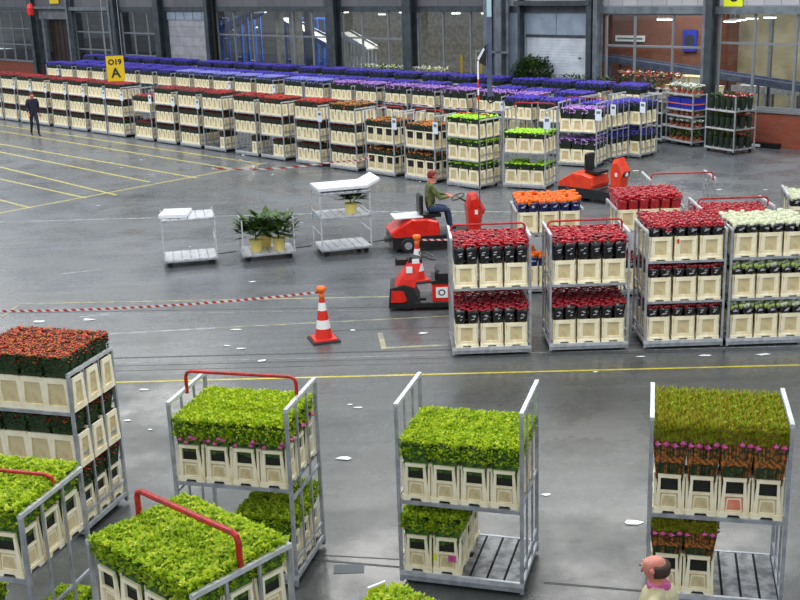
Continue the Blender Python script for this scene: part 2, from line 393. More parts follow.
# ------------------------------------------------------------------ bunches
def uE(name): return empty(name)
def green_bunch(w=.31, d=.30, h=.25, leaves=('lime','lime2','limepale'), n=620, up=.9, skirt='stem', pink=False, L=.034):
    root = uE('greenery_bunch'); st = MB()
    st.hexa([(-w*.36,-d*.36,-.10),(w*.36,-d*.36,-.10),(w*.36,d*.36,-.10),(-w*.36,d*.36,-.10)], [(-w*.46,-d*.46,h*.66),(w*.46,-d*.46,h*.66),(w*.46,d*.46,h*.66),(-w*.46,d*.46,h*.66)], skirt)
    for i in range(70):
        a = random.choice((0,1,2,3)); u = random.uniform(-.46,.46)
        x, y = ((u*w,-d*.42),(w*.42,u*d),(u*w,d*.42),(-w*.42,u*d))[a]
        st.tube([(x*.85,y*.85,-.02),(x*1.08,y*1.08,h*.75)], .004, skirt, 3, False)
    st.build('stems', root)
    fo = MB()
    for i in range(n):
        if i < n*.66:
            x = random.uniform(-.5,.5)*w; y = random.uniform(-.5,.5)*d; z = h*(.86+.12*math.cos(x/w*2.6)*math.cos(y/d*2.6)) + random.gauss(0,.010)
        else:
            a = random.choice((0,0,1,2,3)); u = random.uniform(-.5,.5); x, y = ((u*w,-d*.5),(w*.5,u*d),(u*w,d*.5),(-w*.5,u*d))[a]; z = random.uniform(.22,.95)*h
            x += random.gauss(0,.006); y += random.gauss(0,.006)
        k = random.choice(leaves)
        for j in range(3):
            az = random.uniform(0,2*PI); fo.leaf((x,y,z-.01), L*random.uniform(.7,1.2), L*.36, az, random.uniform(.1,1.3)*up, k)
    fo.build('foliage', root)
    if pink:
        pk = MB()
        for i in range(11):
            a = random.choice((0,0,1,3)); u = random.uniform(-.4,.4)
            x, y = ((u*w,-d*.5),(w*.5,u*d),(u*w,d*.5),(-w*.5,u*d))[a]
            pk.octa((x*1.0, y*1.0, h*random.uniform(.10,.34)), .032, 'magenta', .8)
        pk.build('pink_tie', root)
    return uproto(root)
P['lime'] = [green_bunch() for _ in range(3)]
P['limeW'] = [green_bunch(h=.30, up=1.15, pink=True) for _ in range(2)]
P['limeU'] = [green_bunch(h=.27, up=1.15, L=.030) for _ in range(3)]
def tall_bunch(w=.305, d=.30):
    root = uE('tall_flower_bunch'); st = MB(); fo = MB(); pk = MB()
    sq = lambda f, z: [(-w*f,-d*f,z),(w*f,-d*f,z),(w*f,d*f,z),(-w*f,d*f,z)]
    st.hexa(sq(.34,-.12), sq(.44,.14), 'dkgreen')
    st.hexa(sq(.44,.12), sq(.485,.33), 'orange_sleeve')
    for i in range(170):
        a = random.randrange(4); u = random.uniform(-.46,.46); x, y = ((u*w,-d*.44),(w*.44,u*d),(u*w,d*.44),(-w*.44,u*d))[a]
        st.tube([(x*.86,y*.86,-.06),(x*1.12,y*1.12,.34)], .0035, random.choice(('dkgreen','dkgreen','orange_sleeve','orange_sleeve','dkgreen2')), 3, False)
    for a in range(4):
        for q in range(4 if a == 0 else 3):
            u = (q+.5)/(4 if a == 0 else 3)-.5; x, y = ((u*w,-d*.5),(w*.5,u*d),(u*w,d*.5),(-w*.5,u*d))[a]
            if random.random() < .95: pk.octa((x*1.02,y*1.02,.345+random.gauss(0,.022)), .036, 'magenta', .9)
    for i in range(560):
        if i < 330: x = random.uniform(-.5,.5)*w; y = random.uniform(-.5,.5)*d; z = random.uniform(.44,.53)
        else:
            a = random.choice((0,0,1,2,3)); u = random.uniform(-.5,.5); x, y = ((u*w,-d*.5),(w*.5,u*d),(u*w,d*.5),(-w*.5,u*d))[a]; z = random.uniform(.34,.47)
        k = random.choice(('olive','olive','olive_b','olive_b','lime2'))
        for j in range(3): fo.leaf((x,y,z), random.uniform(.03,.07), .007, random.uniform(0,2*PI), random.uniform(.6,1.5), k)
    fo.hexa(sq(.45,.33), sq(.47,.48), 'olive')
    st.build('stems', root); pk.build('pink_tie', root); fo.build('foliage', root)
    return uproto(root)
P['tall'] = [tall_bunch() for _ in range(2)]; P['tallS'] = P['tall']
def rust_bunch(w=.31, d=.30, h=.25):
    root = uE('red_flower_bunch'); fo = MB(); bl = MB()
    fo.hexa([(-w*.36,-d*.36,-.10),(w*.36,-d*.36,-.10),(w*.36,d*.36,-.10),(-w*.36,d*.36,-.10)], [(-w*.47,-d*.47,h*.8),(w*.47,-d*.47,h*.8),(w*.47,d*.47,h*.8),(-w*.47,d*.47,h*.8)], 'dkgreen')
    for i in range(500):
        top = i < 260
        if top: x = random.uniform(-.5,.5)*w; y = random.uniform(-.5,.5)*d; z = h*.84+random.gauss(0,.012)
        else:
            a = random.choice((0,0,1,2,3)); u = random.uniform(-.5,.5); x, y = ((u*w,-d*.5),(w*.5,u*d),(u*w,d*.5),(-w*.5,u*d))[a]; z = random.uniform(.1,.95)*h
        for j in range(2): fo.leaf((x,y,z), .032, .010, random.uniform(0,2*PI), random.uniform(0,1.2), random.choice(('dkgreen','dkgreen2','stem')))
        if (top and i % 5) or (not top and i % 3 == 0 and z > h*.45): bl.octa((x,y,z+.022), random.uniform(.011,.019), random.choice(('rust','rust','rust2','orbrown')), .6)
    fo.build('foliage', root); bl.build('blooms', root)
    return uproto(root)
P['rustb'] = [rust_bunch() for _ in range(3)]
def rose_bunch(sl='sleeve', blk=('rose','rose_dk'), w=.205, d=.30, h=.26, name='rose_bunch', film=True, prn=True, lean=0.0, n=12):
    root = uE(name); s_ = MB(); b = MB()
    def ring(a, c_, z, nn=16, wob=0.):
        o = []
        for j in range(nn):
            t = 2*PI*j/nn; ct, st_ = math.cos(t), math.sin(t)
            ex = .55; x = a*math.copysign(abs(ct)**ex, ct); y = c_*math.copysign(abs(st_)**ex, st_)
            o.append((x*(1+random.uniform(-wob,wob)), y*(1+random.uniform(-wob,wob)), z+random.uniform(-wob,wob)*.12))
        return o
    s_.loft([ring(w*.36,d*.36,-.08), ring(w*.40,d*.40,0), ring(w*.46,d*.46,h*.45,16,.08), ring(w*.50,d*.48,h*.75,16,.10), ring(w*.52,d*.50,h,16,.12), ring(w*.43,d*.43,h*.93)], sl)
    s_.build('film_sleeve', root, True)
    if prn:
        pr = MB()
        for k_ in range(3):
            x0 = random.uniform(-.28,.1)*w; z0 = h*random.uniform(.25,.62); L_ = random.uniform(.03,.055)
            y_ = -d*.475-.004
            pr.hexa([(x0,y_-.003,z0),(x0+L_,y_-.003,z0+.01),(x0+L_,y_,z0+.01),(x0,y_,z0)], [(x0,y_-.004,z0+.016),(x0+L_,y_-.004,z0+.024),(x0+L_,y_,z0+.024),(x0,y_,z0+.016)], 'film_print')
        pr.build('printed_label', root)
    cols = 3; rows = n//3
    for i in range(cols):
        for j in range(rows):
            x = ((i+.5)/cols-.5)*w*.92+random.gauss(0,.006); y = ((j+.5)/rows-.5)*d*.92+random.gauss(0,.008); r_ = w/cols*.56*random.uniform(.9,1.15)
            z = h+.008+random.gauss(0,.022); k = random.choice(blk)
            b.lathe([(r_*.35,-.05),(r_*.9,-.015),(r_,.010),(r_*.8,.03),(r_*.35,.034),(r_*.3,.022)], (x,y,z), k, 7)
    b.build('rose_blooms', root)
    if film:   # clear red film lying in creases over the blooms
        f = MB()
        for q in range(5):
            y = (q/4-.5)*d*.96; pts = [((i_/5-.5)*w*1.06, y+random.gauss(0,.02), h+(.03 if q else -.01)+random.uniform(-.012,.045)) for i_ in range(6)]
            f.tube(pts, random.uniform(.010,.020), random.choice(blk), 4)
        f.build('red_film', root, True)
    return uproto(root)
P['roseA'] = [rose_bunch(h=.30) for _ in range(4)]
P['roseC'] = [rose_bunch(h=.155, film=True) for _ in range(3)]
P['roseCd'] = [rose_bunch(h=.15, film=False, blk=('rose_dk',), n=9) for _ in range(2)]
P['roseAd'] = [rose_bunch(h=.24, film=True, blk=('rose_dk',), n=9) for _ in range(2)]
P['roseW'] = [rose_bunch(h=.135, blk=('rose_white',), film=False) for _ in range(3)]
P['roseG'] = [rose_bunch(h=.125, blk=('rose_green','rose_white'), film=False) for _ in range(2)]
P['roseO'] = [rose_bunch('sleeve_navy', ('rose_orange',), h=.19, film=False) for _ in range(3)]
P['roseR'] = [rose_bunch('sleeve_red', ('rose',), h=.20, film=True, prn=False) for _ in range(3)]
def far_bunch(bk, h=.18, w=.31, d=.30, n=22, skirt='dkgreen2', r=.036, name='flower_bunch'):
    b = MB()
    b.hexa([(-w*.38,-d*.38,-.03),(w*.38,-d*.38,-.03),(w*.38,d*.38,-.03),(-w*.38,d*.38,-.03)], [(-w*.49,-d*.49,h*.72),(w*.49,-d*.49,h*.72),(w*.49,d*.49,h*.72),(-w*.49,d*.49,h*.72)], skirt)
    for i in range(n):
        x = random.uniform(-.48,.48)*w; y = random.uniform(-.48,.48)*d
        b.octa((x,y,h*.78+random.uniform(0,.035)), r*random.uniform(.8,1.2), random.choice(bk), .7)
    for i in range(14 if h < .3 else 34):
        a = random.randrange(4); u = random.uniform(-.45,.45); x, y = ((u*w,-d*.49),(w*.49,u*d),(u*w,d*.49),(-w*.49,u*d))[a]
        b.octa((x,y,h*random.uniform(.25 if h < .3 else .45,.75)), r*.7, random.choice((bk[0],'dkgreen','dkgreen') if h < .3 else (bk[0],bk[0],bk[-1],'dkgreen')), .9)
    return proto(b.build(name))
for nm, bk, kw in [('red',('redbloom','dkredbloom'),dict(h=.23,n=15)),('dkred',('dkredbloom','rust2'),dict(h=.22,n=14)),('orred',('redbloom','rust'),dict(h=.21,n=18)),('orbr',('orbrown','orbrown','dkgreen'),dict(h=.21)),('limef',('limebloom','limebloom'),{}),
        ('blue',('blue',),dict(h=.36)),('bluel',('blue','peri'),dict(h=.36)),('peri',('peri',),dict(h=.36)),('lilac',('lilac','lilac','purple'),dict(h=.36)),('purple',('purple','lilac'),dict(h=.34)),('whitef',('whitebloom',),dict(h=.16))]:
    P[nm] = [far_bunch(bk, **kw) for _ in range(3)]
    kw3 = dict(kw); kw3['w'] = .41; kw3.pop('n', None)
    P[nm+'3'] = [far_bunch(bk, n=30, **kw3) for _ in range(3)]

# ------------------------------------------------------------------ trolleys
TL, TW, TH = 1.27, .93, 1.95
def fence_mb(b, sx, H=TH, bars=2, W=TW, rail='rail'):
    x = sx*(TL/2-.018)
    for y in (-W/2+.018, W/2-.018):
        b.box(x-.017,x+.017,y-.017,y+.017,.03,H,'steel')
    b.box(x-.02,x+.02,-W/2,W/2,H-.03,H+.008,rail)
    for z in (.30,.98): b.box(x-.012,x+.012,-W/2+.03,W/2-.03,z-.015,z+.015,'steel')
    for i in range(bars):
        y = -W/2+(i+1)*W/(bars+1); b.box(x-.010,x+.010,y-.012,y+.012,.16,H-.02,'steel')
def deck_mb(b, z, L=TL, W=TW, rib=True):
    b.box(-L/2,L/2,-W/2,-W/2+.03,z-.05,z+.004,'rail'); b.box(-L/2,L/2,-W/2+.01,-W/2+.03,z-.105,z-.05,'steel'); b.box(-L/2,L/2,W/2-.03,W/2,z-.10,z+.004,'steel')
    b.box(-L/2,-L/2+.03,-W/2+.03,W/2-.03,z-.05,z+.004,'steel'); b.box(L/2-.03,L/2,-W/2+.03,W/2-.03,z-.05,z+.004,'steel')
    n = 7; w = (L-.06)/n
    b.box(-L/2+.03,L/2-.03,-W/2+.03,W/2-.03,z-.045,z-.016,'dark')
    for i in range(n): b.box(-L/2+.03+i*w+.012,-L/2+.03+(i+1)*w-.012,-W/2+.03,W/2-.03,z-.02,z,'deckmetal')
    b.box(-.03,.03,-.05,.05,z,z+.001,'dark')
def shelf_mb(b, z, L=TL, W=TW):
    L -= .075
    b.box(-L/2,L/2,-W/2+.005,W/2-.005,z-.016,z,'deckmetal')
    b.box(-L/2,L/2,-W/2,-W/2+.025,z-.032,z+.006,'steel'); b.box(-L/2,L/2,W/2-.025,W/2,z-.032,z+.006,'steel')
def arch_mb(b, y=.0, H=TH, up=.10):
    x = TL/2-.04; c = .06; up, rad = (up, .017) if abs(y) < 5 else (.26, .024) if y < 15 else (.19, .019); y = y if abs(y) < 5 else y-10 if y < 15 else y-20
    b.tube([(-x,y,H-.05),(-x,y,H+up-c),(-x+c*.3,y,H+up-c*.3),(-x+c,y,H+up),(x-c,y,H+up),(x-c*.3,y,H+up-c*.3),(x,y,H+up-c),(x,y,H-.05)], rad, 'red_bar', 8)
def castors(root, far=False):
    for sx in (-1,1):
        for sy in (-1,1):
            b = MB(); x, y = sx*(TL/2-.12), sy*(TW/2-.11)
            b.box(x-.035,x+.035,y-.03,y-.022,.04,.10,'steel_d'); b.box(x-.035,x+.035,y+.022,y+.03,.04,.10,'steel_d'); b.box(x-.045,x+.045,y-.04,y+.04,.085,.10,'steel_d')
            f = b.build('castor', root); w = MB(); w.wheel((x,y,.05),.05,.035,'rubber'); w.build('wheel', f)
def trolley(shelves, arch=None, card=False, far=False, H=TH):
    """one trolley prototype: deck, shelves, end fences, handle bar, castors"""
    root = empty('flower_trolley')
    b = MB(); deck_mb(b, .15); b.build('deck', root)
    for z in shelves[1:]:
        b = MB(); shelf_mb(b, z); b.build('shelf', root)
    for sx in (-1,1):
        b = MB(); fence_mb(b, sx, H); b.build('end_fence', root)
    if arch is not None:
        b = MB(); arch_mb(b, arch, H); b.build('handle_bar', root)
    if card:
        b = MB(); b.box(TL/2-.06,TL/2+.14,-TW/2-.014,-TW/2-.010,H-.50,H-.16,'card'); b.box(TL/2-.02,TL/2+.10,-TW/2-.016,-TW/2-.014,H-.30,H-.22,'column_lt'); b.box(TL/2+.03,TL/2+.05,-TW/2-.012,-TW/2-.008,H-.16,H-.08,'black'); b.build('paper_card', root)['label'] = 'white paper card'
    castors(root)
    return uproto(root)
def trolley_far(shelves, arch=None, card=False, H=TH):
    b = MB(); deck_mb(b, .15)
    for z in shelves[1:]: shelf_mb(b, z)
    for sx in (-1,1): fence_mb(b, sx, H)
    if arch is not None: arch_mb(b, arch, H)
    if card: b.box(TL/2-.06,TL/2+.14,-TW/2-.014,-TW/2-.010,H-.50,H-.16,'card'); b.box(TL/2-.02,TL/2+.10,-TW/2-.016,-TW/2-.014,H-.30,H-.22,'column_lt'); b.box(TL/2+.03,TL/2+.05,-TW/2-.012,-TW/2-.008,H-.16,H-.08,'black')
    for sx in (-1,1):
        for sy in (-1,1): b.wheel((sx*(TL/2-.12), sy*(TW/2-.11), .05), .05, .03, 'rubber', n=8)
    return proto(b.build('flower_trolley'))
TR = {}
def get_trolley(shelves, arch, card, far, H=TH):
    key = (tuple(shelves), arch, card, far, H)
    if key not in TR: TR[key] = (trolley_far(shelves, arch, card, H) if far else trolley(shelves, arch, card, H=H))
    return TR[key]

BUCKETS = []; FARB = []       # collected, the 300 nearest of a kind become objects
CAMP = Vector((0,0,CAM_H))
def pos_name(i, j, nx, ny):
    # i across from the left, j in depth from the front
    a = 'leftmost' if i == 0 else 'rightmost' if i == nx-1 else (ORD[i]+' from left' if nx > 3 else 'middle')
    d = 'front row' if j == 0 else ('rear row' if j == ny-1 else ('middle row' if ny == 3 else ORD[j]+' row back'))
    return d + ' ' + a
def f_all(fk): return fk == 'roseAd'
TRANK = {1:['deck'],2:['lower shelf','upper shelf'],3:['lowest shelf','middle shelf','top shelf']}
def cart(x, y, yaw, tiers, cdesc, label, group, arch=None, card=False, far=False, H=TH, frame_corner=True):
    """front left foot at (x, y); tiers: (z, nx, ny, bucket kind, bunch kind or list, cells or None, bunches per bucket, what the bunch is called)"""
    ca, sa = math.cos(yaw), math.sin(yaw)
    if frame_corner: cx, cy = x + TL/2*ca - TW/2*sa, y + TL/2*sa + TW/2*ca
    else: cx, cy = x, y
    t = copy_tree(get_trolley([q[0] for q in tiers], arch, card, far, H)); t.location = (cx, cy, 0); t.rotation_euler = (0,0,yaw)
    tag(t, label, 'trolley', group)
    Mx = Matrix.Translation((cx,cy,0)) @ Matrix.Rotation(yaw,4,'Z')
    names = TRANK[len(tiers)]
    for ti, (z, nx, ny, bk, fk, cells, per, word) in enumerate(tiers):
        if bk is None: continue
        Wu, Du = TL-.09, TW-.03; top = ti == len(tiers)-1
        zb = z
        for i in range(nx):
            for j in range(ny):
                if cells is not None and (i, j) not in cells: continue
                lx = -Wu/2+(i+.5)*Wu/nx; ly = -Du/2+(j+.5)*Du/ny
                w0 = Mx @ Vector((lx, ly, zb+.4)); cq = w0-CAMP; dz = cq.dot(Fv); px_ = 400+1130*cq.dot(R2)/dz; py_ = 300-1130*cq.dot(U2)/dz
                if px_ < -25 or px_ > 825 or py_ > 690: continue       # wholly outside the frame
                edge = j == 0 or i == nx-1 or i == 0
                lx = -Wu/2+(i+.5)*Wu/nx; ly = -Du/2+(j+.5)*Du/ny
                jx, jy, jr = random.gauss(0,.003), random.gauss(0,.003), random.gauss(0,.012)
                m = Mx @ Matrix.Translation((lx+jx, ly+jy, zb+.001)) @ Matrix.Rotation(jr,4,'Z')
                where = pos_name(i, j, nx, ny) + ', ' + names[ti] + ', ' + cdesc
                hb = {'farwin':.48}.get(bk, .385 if bk in ('pan','far','far3') else .40)
                if (edge and not (far and not top and (j > 0 and i != nx-1))) or (not far and cells is not None):
                    k2 = 'win_salmon' if (bk == 'win' and cdesc.startswith('tall') and top and i == 2 and j == 0) else bk
                    lab = ('salmon pink' if k2 == 'win_salmon' else 'cream') + ' bucket, ' + where
                    BUCKETS.append(((m.translation-CAMP).length, k2, m, lab, 'buckets on ' + cdesc, cdesc))
                if not (top or edge or f_all(fk) or (cells is not None and not far)): continue
                if fk is None: continue
                f = fk[(i+j) % len(fk)] if isinstance(fk, (list,tuple)) else fk
                for q in range(per):
                    ox = 0 if per == 1 else (q-.5)*.195
                    v = random.choice(P[f])
                    m2 = m @ Matrix.Translation((ox, 0, hb)) @ Matrix.Rotation(random.gauss(0,.02) + (random.choice((0,PI)) if f in ('lime','limeU','rustb') else 0),4,'Z')
                    if f == 'tallS': m2 = m2 @ Matrix.Diagonal((1,1,.72,1))
                    sd = '' if per == 1 else ('left ' if q == 0 else 'right ')
                    FARB.append(((m2.translation-CAMP).length, f, v, m2, word, sd, where, cdesc))
    return t
def lim(txt):
    w = txt.split(); return ' '.join(w[:16])
def flush():
    BUCKETS.sort(key=lambda q: q[0]); rest = MB()
    for n_, (d_, k, m, lab, g, cd) in enumerate(BUCKETS):
        pr_ = P[k][0]
        if n_ < 300:
            o = pr_.copy(); COL.objects.link(o); o.matrix_world = m; tag(o, lim(lab), 'bucket', g)
            if lab.startswith('cream bucket, front row second from left, lower shelf, centre front'):
                st = MB(); st.box(.02,.10,-.158,-.154,.15,.22,'magenta'); st.build('sticker', o)['label'] = 'bright pink sticker'
                st = MB(); st.box(-.13,-.10,-.158,-.154,.15,.23,'yellow_bright'); st.build('sticker', o)['label'] = 'yellow sticker'
            if lab.startswith('cream bucket, front row middle, top shelf, triple'):
                st = MB(); st.box(-.15,-.12,-.162,-.158,.28,.35,'cone_red'); st.build('sticker', o)['label'] = 'small red sticker'
        else: rest.join(pr_, m)
    if rest.v: tag(rest.build('flower_bucket'), 'cream buckets standing in hundreds on the shelves of the farther trolleys', 'buckets', None, 'stuff')
    FARB.sort(key=lambda q: q[0]); cnt = {}; rest = {}
    for d_, f, v, m, word, sd, where, cd in FARB:
        fam = v.name.split('.')[0]; cnt[fam] = cnt.get(fam, 0)+1
        if cnt[fam] <= 300:
            o = copy_tree(v); o.matrix_world = m; tag(o, lim(sd+word+', '+where), 'flowers', word + ' on ' + cd)
        else:
            for g_ in ([v] if v.data else kids(v)): rest.setdefault(fam, MB()).join(g_, m)
    for fam, b in rest.items(): tag(b.build(fam), 'massed blue, lilac and red flowers on the farther rows of trolleys', 'flowers', None, 'stuff')
    print('BUCKETS', len(BUCKETS), 'BUNCHES', len(FARB), cnt)
# ------------------------------------------------------------------ the setting
def struct(o, label=None): tag(o, label, None, None, 'structure'); return o
def g2(x, y): p = at(x, y); return Vector((p.x, p.y))
fl = MB()
fl.add([(-75,-2,0),(30,-2,0),(30,110,0),(-75,110,0)], [(0,1,2,3)], 'floor')
LZ = [.0015]
def strip(a, b, w, k, z=None):
    a = Vector((a[0],a[1])); b = Vector((b[0],b[1])); d = (b-a).normalized(); p = Vector((-d.y,d.x))*w/2
    z = z or LZ[0]; LZ[0] += .00002
    fl.add([(*(a-p),z),(*(b-p),z),(*(b+p),z),(*(a+p),z)], [(0,1,2,3)], k)
def ext(a, b, t0, t1): return a+(b-a)*t0, a+(b-a)*t1
# parking grid lines at the left
P0, P1 = g2(0,213), g2(240,168)
P0, P1 = ext(P0, P1, -.6, 1.14)
strip(P0, P1, .09, 'line_yellow')
for (x0,y0,x1,y1) in [(0,125,262,164),(0,131,240,170),(0,144,197,178),(0,152,150,182),(0,167,116,195),(0,179,86,198),(0,200,31,208)]:
    a, b = g2(x0,y0), g2(x1,y1); a, b = ext(a, b, -.6, 1.0); strip(a, b, .09, 'line_yellow')
# yellow line in front of the rose trolleys
a, b = g2(110,382.5), g2(800,365); strip(*ext(a, b, -.35, 1.5), .055, 'line_bright')
a, b = g2(0,222), g2(392,211.5); strip(*ext(a, b, -.3, 1.0), .09, 'line_white')
a, b = g2(392,211.5), g2(520,212); strip(a, b, .09, 'line_white')
a, b = g2(18,304), g2(450,295.5); strip(a, b, .07, 'line_faint')
a, b = g2(110,334), g2(215,328); strip(a, b, .07, 'line_white')
a, b = g2(215,328), g2(450,316); strip(a, b, .05, 'line_faint')
strip(g2(380,333), g2(384,349), .09, 'line_faint'); strip(g2(384,348), g2(448,345), .08, 'line_faint')
strip(g2(80,317), g2(122,313), .06, 'line_white'); strip(g2(62,274), g2(105,269), .05, 'line_white')
strip(g2(0,318), g2(22,303), .06, 'line_faint')
for (x0,y0,x1,y1,w) in [(120,358,800,341,.05),(0,313,395,307,.035),(330,331,448,327,.04),(120,366,800,349,.02),(120,371,440,363,.018),(280,557,398,567,.035),(560,584,700,596,.035),(200,549,430,561,.02)]:
    a, b = g2(x0,y0), g2(x1,y1); strip(*ext(a, b, -.12, 1.3 if x1 == 800 else 1.02), w, 'seam')
for (x0,y0,x1,y1) in [(120,363,800,346),(0,316,395,310)]:
    a, b = g2(x0,y0), g2(x1,y1); strip(*ext(a, b, -.12, 1.2), .02, 'line_white')
pc = g2(349,569); fl.box(pc.x-.16, pc.x+.16, pc.y-.09, pc.y+.09, 0, .004, 'plate')
struct(fl.build('floor'))

def wobj(b, name, label=None):
    o = b.build(name); o.matrix_world = MW; return o
N0 = 11.0
def win(idx, r0, r1, z0, z1, mull=(), rails=(), frame='frame'):
    b = MB(); f = .035
    b.box(r0,r1,N0-.02,N0+.06,z0,z0+.07,frame); b.box(r0,r1,N0-.02,N0+.06,z1-.07,z1,frame)
    for r in [r0+f, r1-f]+list(mull): b.box(r-f,r+f,N0-.02,N0+.06,z0+.07,z1-.07,frame)
    for z in rails: b.box(r0+2*f,r1-2*f,N0-.015,N0+.055,z-.035,z+.035,frame)
    o = wobj(b, 'window_%d' % idx); struct(o)
    g = MB(); g.add([(r0+.05,N0+.03,z0+.05),(r1-.05,N0+.03,z0+.05),(r1-.05,N0+.03,z1-.05),(r0+.05,N0+.03,z1-.05)], [(0,1,2,3)], 'glass')
    p = g.build('window_pane', o)
win(1, -55.5, -46.55, 1.15, 4.3, (-53.5,-51.6,-50.1,-48.6), (2.2,3.2))
win(2, -41.95, -37.3, 1.0, 4.25, (-40.4,-38.8), (2.1,3.1))
win(3, -36.7, -32.7, 1.0, 4.3, (-35.4,-34.0), (1.9,3.1))
win(4, -27.6, -18.5, .15, 4.35, (-26.1,-24.6,-21.5,-20.1), (3.15,))
win(5, -18.0, -13.7, .15, 4.35, (-16.7,-15.05), (3.15,))
win(6, -13.2, -9.3, .15, 4.35, (-11.8,-10.3), ())
win(7, -3.75, .45, .9, 4.25, (-2.5,-.95), (3.12,))
win(8, .8, 9.5, 1.22, 4.4, (2.1,3.55,5.1,6.6,8.1), (3.3,))
# wall_back: dado bricks, lintel beam, cladding above
b = MB()
for r0, r1 in ((-60,-46.55),(.78,9.6)):
    b.box(r0, r1, N0-.08, N0+.12, 0, 1.12, 'brick'); b.box(r0, r1, N0-.14, N0+.14, 1.12, 1.2, 'frame')
for r0, r1, z in ((-41.95,-32.6,1.0),(-3.75,.45,.9)): b.box(r0, r1, N0-.06, N0+.1, 0, z, 'column')
for r0, r1 in ((-27.6,-9.3),): b.box(r0, r1, N0-.04, N0+.08, 0, .15, 'column')
b.box(-60,-8.3,N0-.05,N0+.15,4.45,9,'blocks_dk'); b.box(-8.3,12,N0-.05,N0+.15,4.45,9,'blocks')
struct(wobj(b, 'wall_back'))
b = MB(); b.box(-60,-4.1,N0-.12,N0+.16,4.28,4.5,'column'); b.box(-4.1,12,N0-.16,N0+.16,4.24,4.48,'column_lt')
b.box(-42.1,-37.0,N0-.3,N0-.1,4.32,4.52,'column_lt'); b.box(-46.6,-42.1,N0-.3,N0-.1,4.42,4.56,'column_lt')
struct(wobj(b, 'trim_1'))
n = 2
for r, w, k, dep in [(-46.7,.36,'column',.35),(-42.1,.16,'column_lt',.3),(-41.75,.10,'column',.2),(-37.25,.22,'column_lt',.35),(-36.85,.34,'column',.35),(-32.45,.5,'column',.35),(-27.8,.3,'column',.4),(-27.5,.18,'dark',.2),(-18.25,.55,'column',.45),(-13.45,.5,'column',.4),
        (-9.0,.34,'column_lt',.4),(-8.42,.3,'column_lt',.4),(-7.48,.1,'column',.3),(-4.15,.22,'column',.4),(-3.9,.18,'column_lt',.35),(.55,.16,'column_lt',.4),(.72,.24,'column',.45),(5.2,.3,'column',.4)]:
    b = MB()
    # I-section: two flanges and a web
    b.box(r-w/2,r+w/2,N0-.10-dep,N0-.06-dep+.0,0,9,k); b.box(r-w/2,r+w/2,N0-.14,N0-.10,0,9,k); b.box(r-.02,r+.02,N0-.06-dep,N0-.14,0,9,k)
    b.box(r-w/2-.05,r+w/2+.05,N0-.15-dep,N0-.09,0,.03,k)
    struct(wobj(b, 'trim_%d' % n)); n += 1
b = MB(); b.box(-9.3,-8.3,N0-.02,N0+.06,0,4.3,'column'); b.box(-8.3,-7.45,N0-.04,N0+.06,0,4.3,'panel_blue'); b.box(-9.2,-7.9,N0-.5,N0-.42,2.75,2.83,'column_lt'); 
for r in (-8.75,-8.1): b.tube([(r,N0-.3,0),(r,N0-.3,9)], .07, 'column_lt', 8)
struct(wobj(b, 'trim_%d' % n)); n += 1
b = MB(); b.box(-32.2,-32.0,N0-.05,N0+.1,0,4.3,'column')
b.box(-32.0,-27.95,N0-.02,N0+.1,3.85,4.3,'panel_blue')
for r in (-31.2,-30.4,-29.6,-28.8): b.box(r-.015,r+.015,N0-.03,N0-.02,3.85,4.28,'column')
struct(wobj(b, 'wall_left'))
# doors
b = MB(); b.box(-46.5,-46.2,N0-.05,N0+.12,0,4.3,'column'); b.box(-45.85,-45.6,N0-.1,N0+.12,0,3.85,'column_lt'); b.box(-42.3,-42.15,N0-.1,N0+.12,0,3.85,'column_lt')
b.box(-46.2,-42.15,N0-.05,N0+.1,3.8,4.3,'cladding'); b.box(-45.6,-42.3,N0+.3,N0+.36,0,3.8,'brown_dark')
for i in range(5): b.box(-45.6+.55*i+.5,-45.6+.55*i+.53,N0+.28,N0+.3,0,3.8,'dark')
b.box(-46.2,-45.85,N0,N0+.1,0,3.8,'column')
o = wobj(b, 'door_1'); struct(o)
def roller(idx, r0, r1, z1, k, step=.12):
    b = MB(); z = 0
    while z < z1-.01:
        zt = min(z+step, z1); b.hexa([(r0,N0+.02,z),(r1,N0+.02,z),(r1,N0+.08,z),(r0,N0+.08,z)], [(r0,N0+.035,zt-.012),(r1,N0+.035,zt-.012),(r1,N0+.08,zt-.012),(r0,N0+.08,zt-.012)], k); b.box(r0,r1,N0+.05,N0+.08,zt-.012,zt,k); z = zt
    o = wobj(b, 'door_%d' % idx); struct(o); return o
roller(2, -32.0, -27.95, 3.85, 'pvc', .5)
o = roller(3, -7.4, -4.3, 3.38, 'pvc_white', .105)
b = MB()
for r in (-6.4,-4.9):
    for z in (1.9,2.6): b.box(r-.04,r+.04,N0-.01,N0+.03,z,z+.06,'column')
b.build('door_handle', o)
b = MB(); b.box(-7.4,-4.28,N0,N0+.08,3.46,4.3,'panel_blue'); b.box(-7.4,-4.28,N0-.05,N0+.1,3.38,3.46,'column'); b.box(-6.0,-5.97,N0-.01,N0,3.46,4.24,'column_lt')
b.box(-7.6,-4.1,N0-.55,N0-.15,4.55,4.7,'column')
struct(wobj(b, 'wall_right'))

